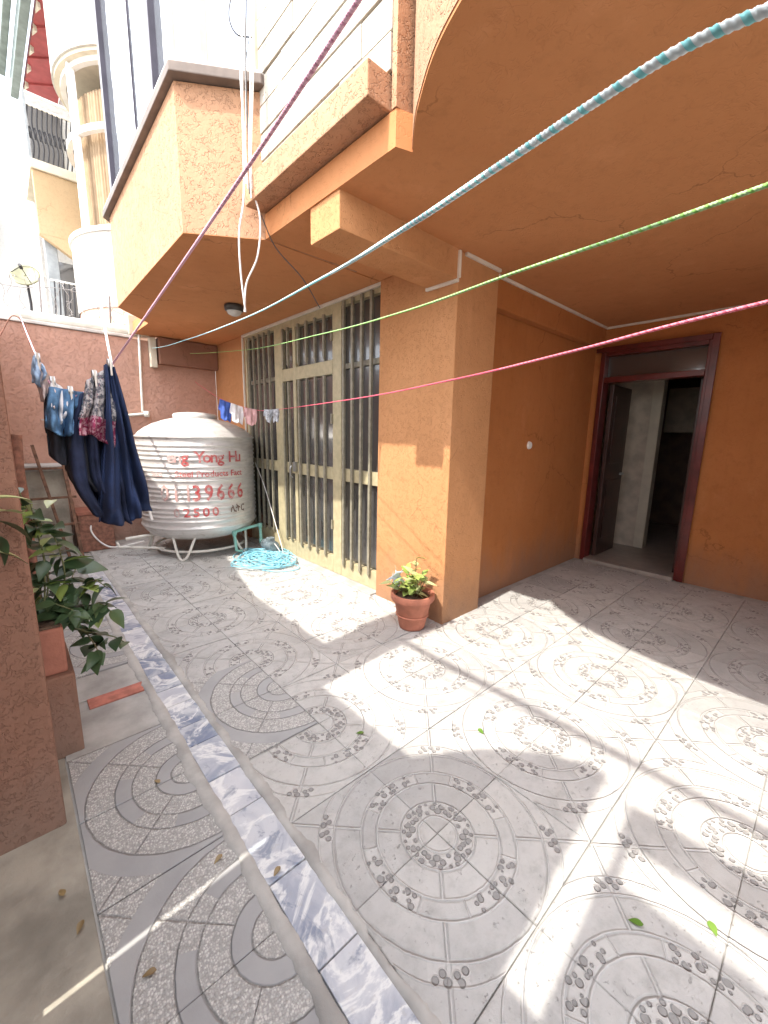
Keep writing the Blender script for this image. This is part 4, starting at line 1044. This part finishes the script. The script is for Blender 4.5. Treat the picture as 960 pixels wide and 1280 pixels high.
for i in range(7):
    r=.17*i/6
    for k in range(28):
        t=2*PI*k/28; vs.append(dc+ax*(r*math.cos(t))+ay*(r*math.sin(t))+nrm*(r*r*.9))
for i in range(6):
    for k in range(28): fs.append((i*28+k,i*28+(k+1)%28,(i+1)*28+(k+1)%28,(i+1)*28+k))
ob = mb.add(vs,fs,0,True).build('reflector','dish',dsh); md=ob.modifiers.new('t','SOLIDIFY'); md.thickness=.012
for k in range(3):
    t=2*PI*k/3; MB().bar(dc+(ax*math.cos(t)+ay*math.sin(t))*.16+nrm*.03,dc+nrm*.16,.008).build('strut','iron',dsh)
MB().tube([dc+nrm*.13,dc+nrm*.19],.022,8).build('feed_horn','iron',dsh); MB().tube([dc-nrm*.02,dc-nrm*.08+Vector((0,0,-.3)),Vector((dc.x,dc.y,2.7))],.018,6).build('mast','iron',dsh)
# razor wire over the wall
rw = MB(); pts=[]
for k in range(260):
    a=k*.32; pts.append((-.5+k*.0075+.02*math.sin(k*1.7), 6.74+.19*math.cos(a)+.02*math.sin(k*.9), 3.06+.20*math.sin(a)+.03*math.sin(k*.23)))
rw.tube(pts,.0028,5)
for k in range(0,260,3):
    p=Vector(pts[k]); d=Vector((random.uniform(-1,1),random.uniform(-1,1),random.uniform(-1,1))).normalized()*.028; rw.bar(p-d,p+d,.003)
for (a,b) in (((-.3,6.7,2.75),(-.28,6.72,3.3)),((.5,6.7,2.75),(.52,6.7,3.25)),((1.2,6.7,2.78),(1.22,6.7,3.2))): rw.bar(a,b,.02)
rw.tube(spline([(-.5,6.7,3.25),(.2,6.7,3.1),(.8,6.7,3.18),(1.35,6.7,3.0)],8),.004,5)
o = rw.build('razor_wire','wire'); tag(o,'tangled coil of razor wire along the top of the end wall','razor wire')
o = MB().tube(spline([at(0,420,6.5),at(15,395,6.52),at(30,405,6.5),at(38,432,6.5)],6),.006,5).build('dry_vine','stick_wood'); tag(o,'dry twig trailing over the left end of the boundary wall','twig')

# ------------------------------------------------------------------ fallen leaves
FL = leaf_mesh('fallen_a',.07,.020,'leaf_fallen',.1,.1); FB = leaf_mesh('fallen_b',.06,.016,'leaf_brown',.3,.2)
def floor_pt(px,py):
    d = RIGHT*((px-480)/FPX)+DOWN*((py-640)/FPX)+FWD; return CAM+d*(-CAM.z/d.z)
for (px,py,me,az,lab) in ((804,1158,FL,.5,'fallen green leaf on the paving nearest the bottom right corner'),(886,1153,FL,2.2,'fallen green leaf right of the other one near the bottom corner'),
    (455,917,FL,1.0,'fallen green leaf on the dimpled ring in the half shade'),(598,912,FL,2.8,'fallen yellow green leaf on the sunlit rings'),
    (200,980,FB,.4,'brown dry leaf on the pebbled pavers left of the marble strip'),(350,1085,FB,2.0,'brown dry leaf lying on the marble strip'),(196,1215,FB,1.2,'curled dry leaf on the pebbled paver near the bottom edge'),
    (104,1152,FB,2.6,'dark dry leaf on the bare concrete at lower left'),(80,1122,FB,.2,'pale dry leaf on the bare concrete below the pillar'),(278,1070,FB,1.9,'small dry leaf on the mortar edge beside the marble')):
    o = bpy.data.objects.new('fallen_leaf', me); COL.objects.link(o); o.location = floor_pt(px,py)+Vector((0,0,.008)); o.rotation_euler = (.05,.1,az); o.scale = (.6,.6,.6); tag(o,lab,'leaf','fallen leaves on the paving')
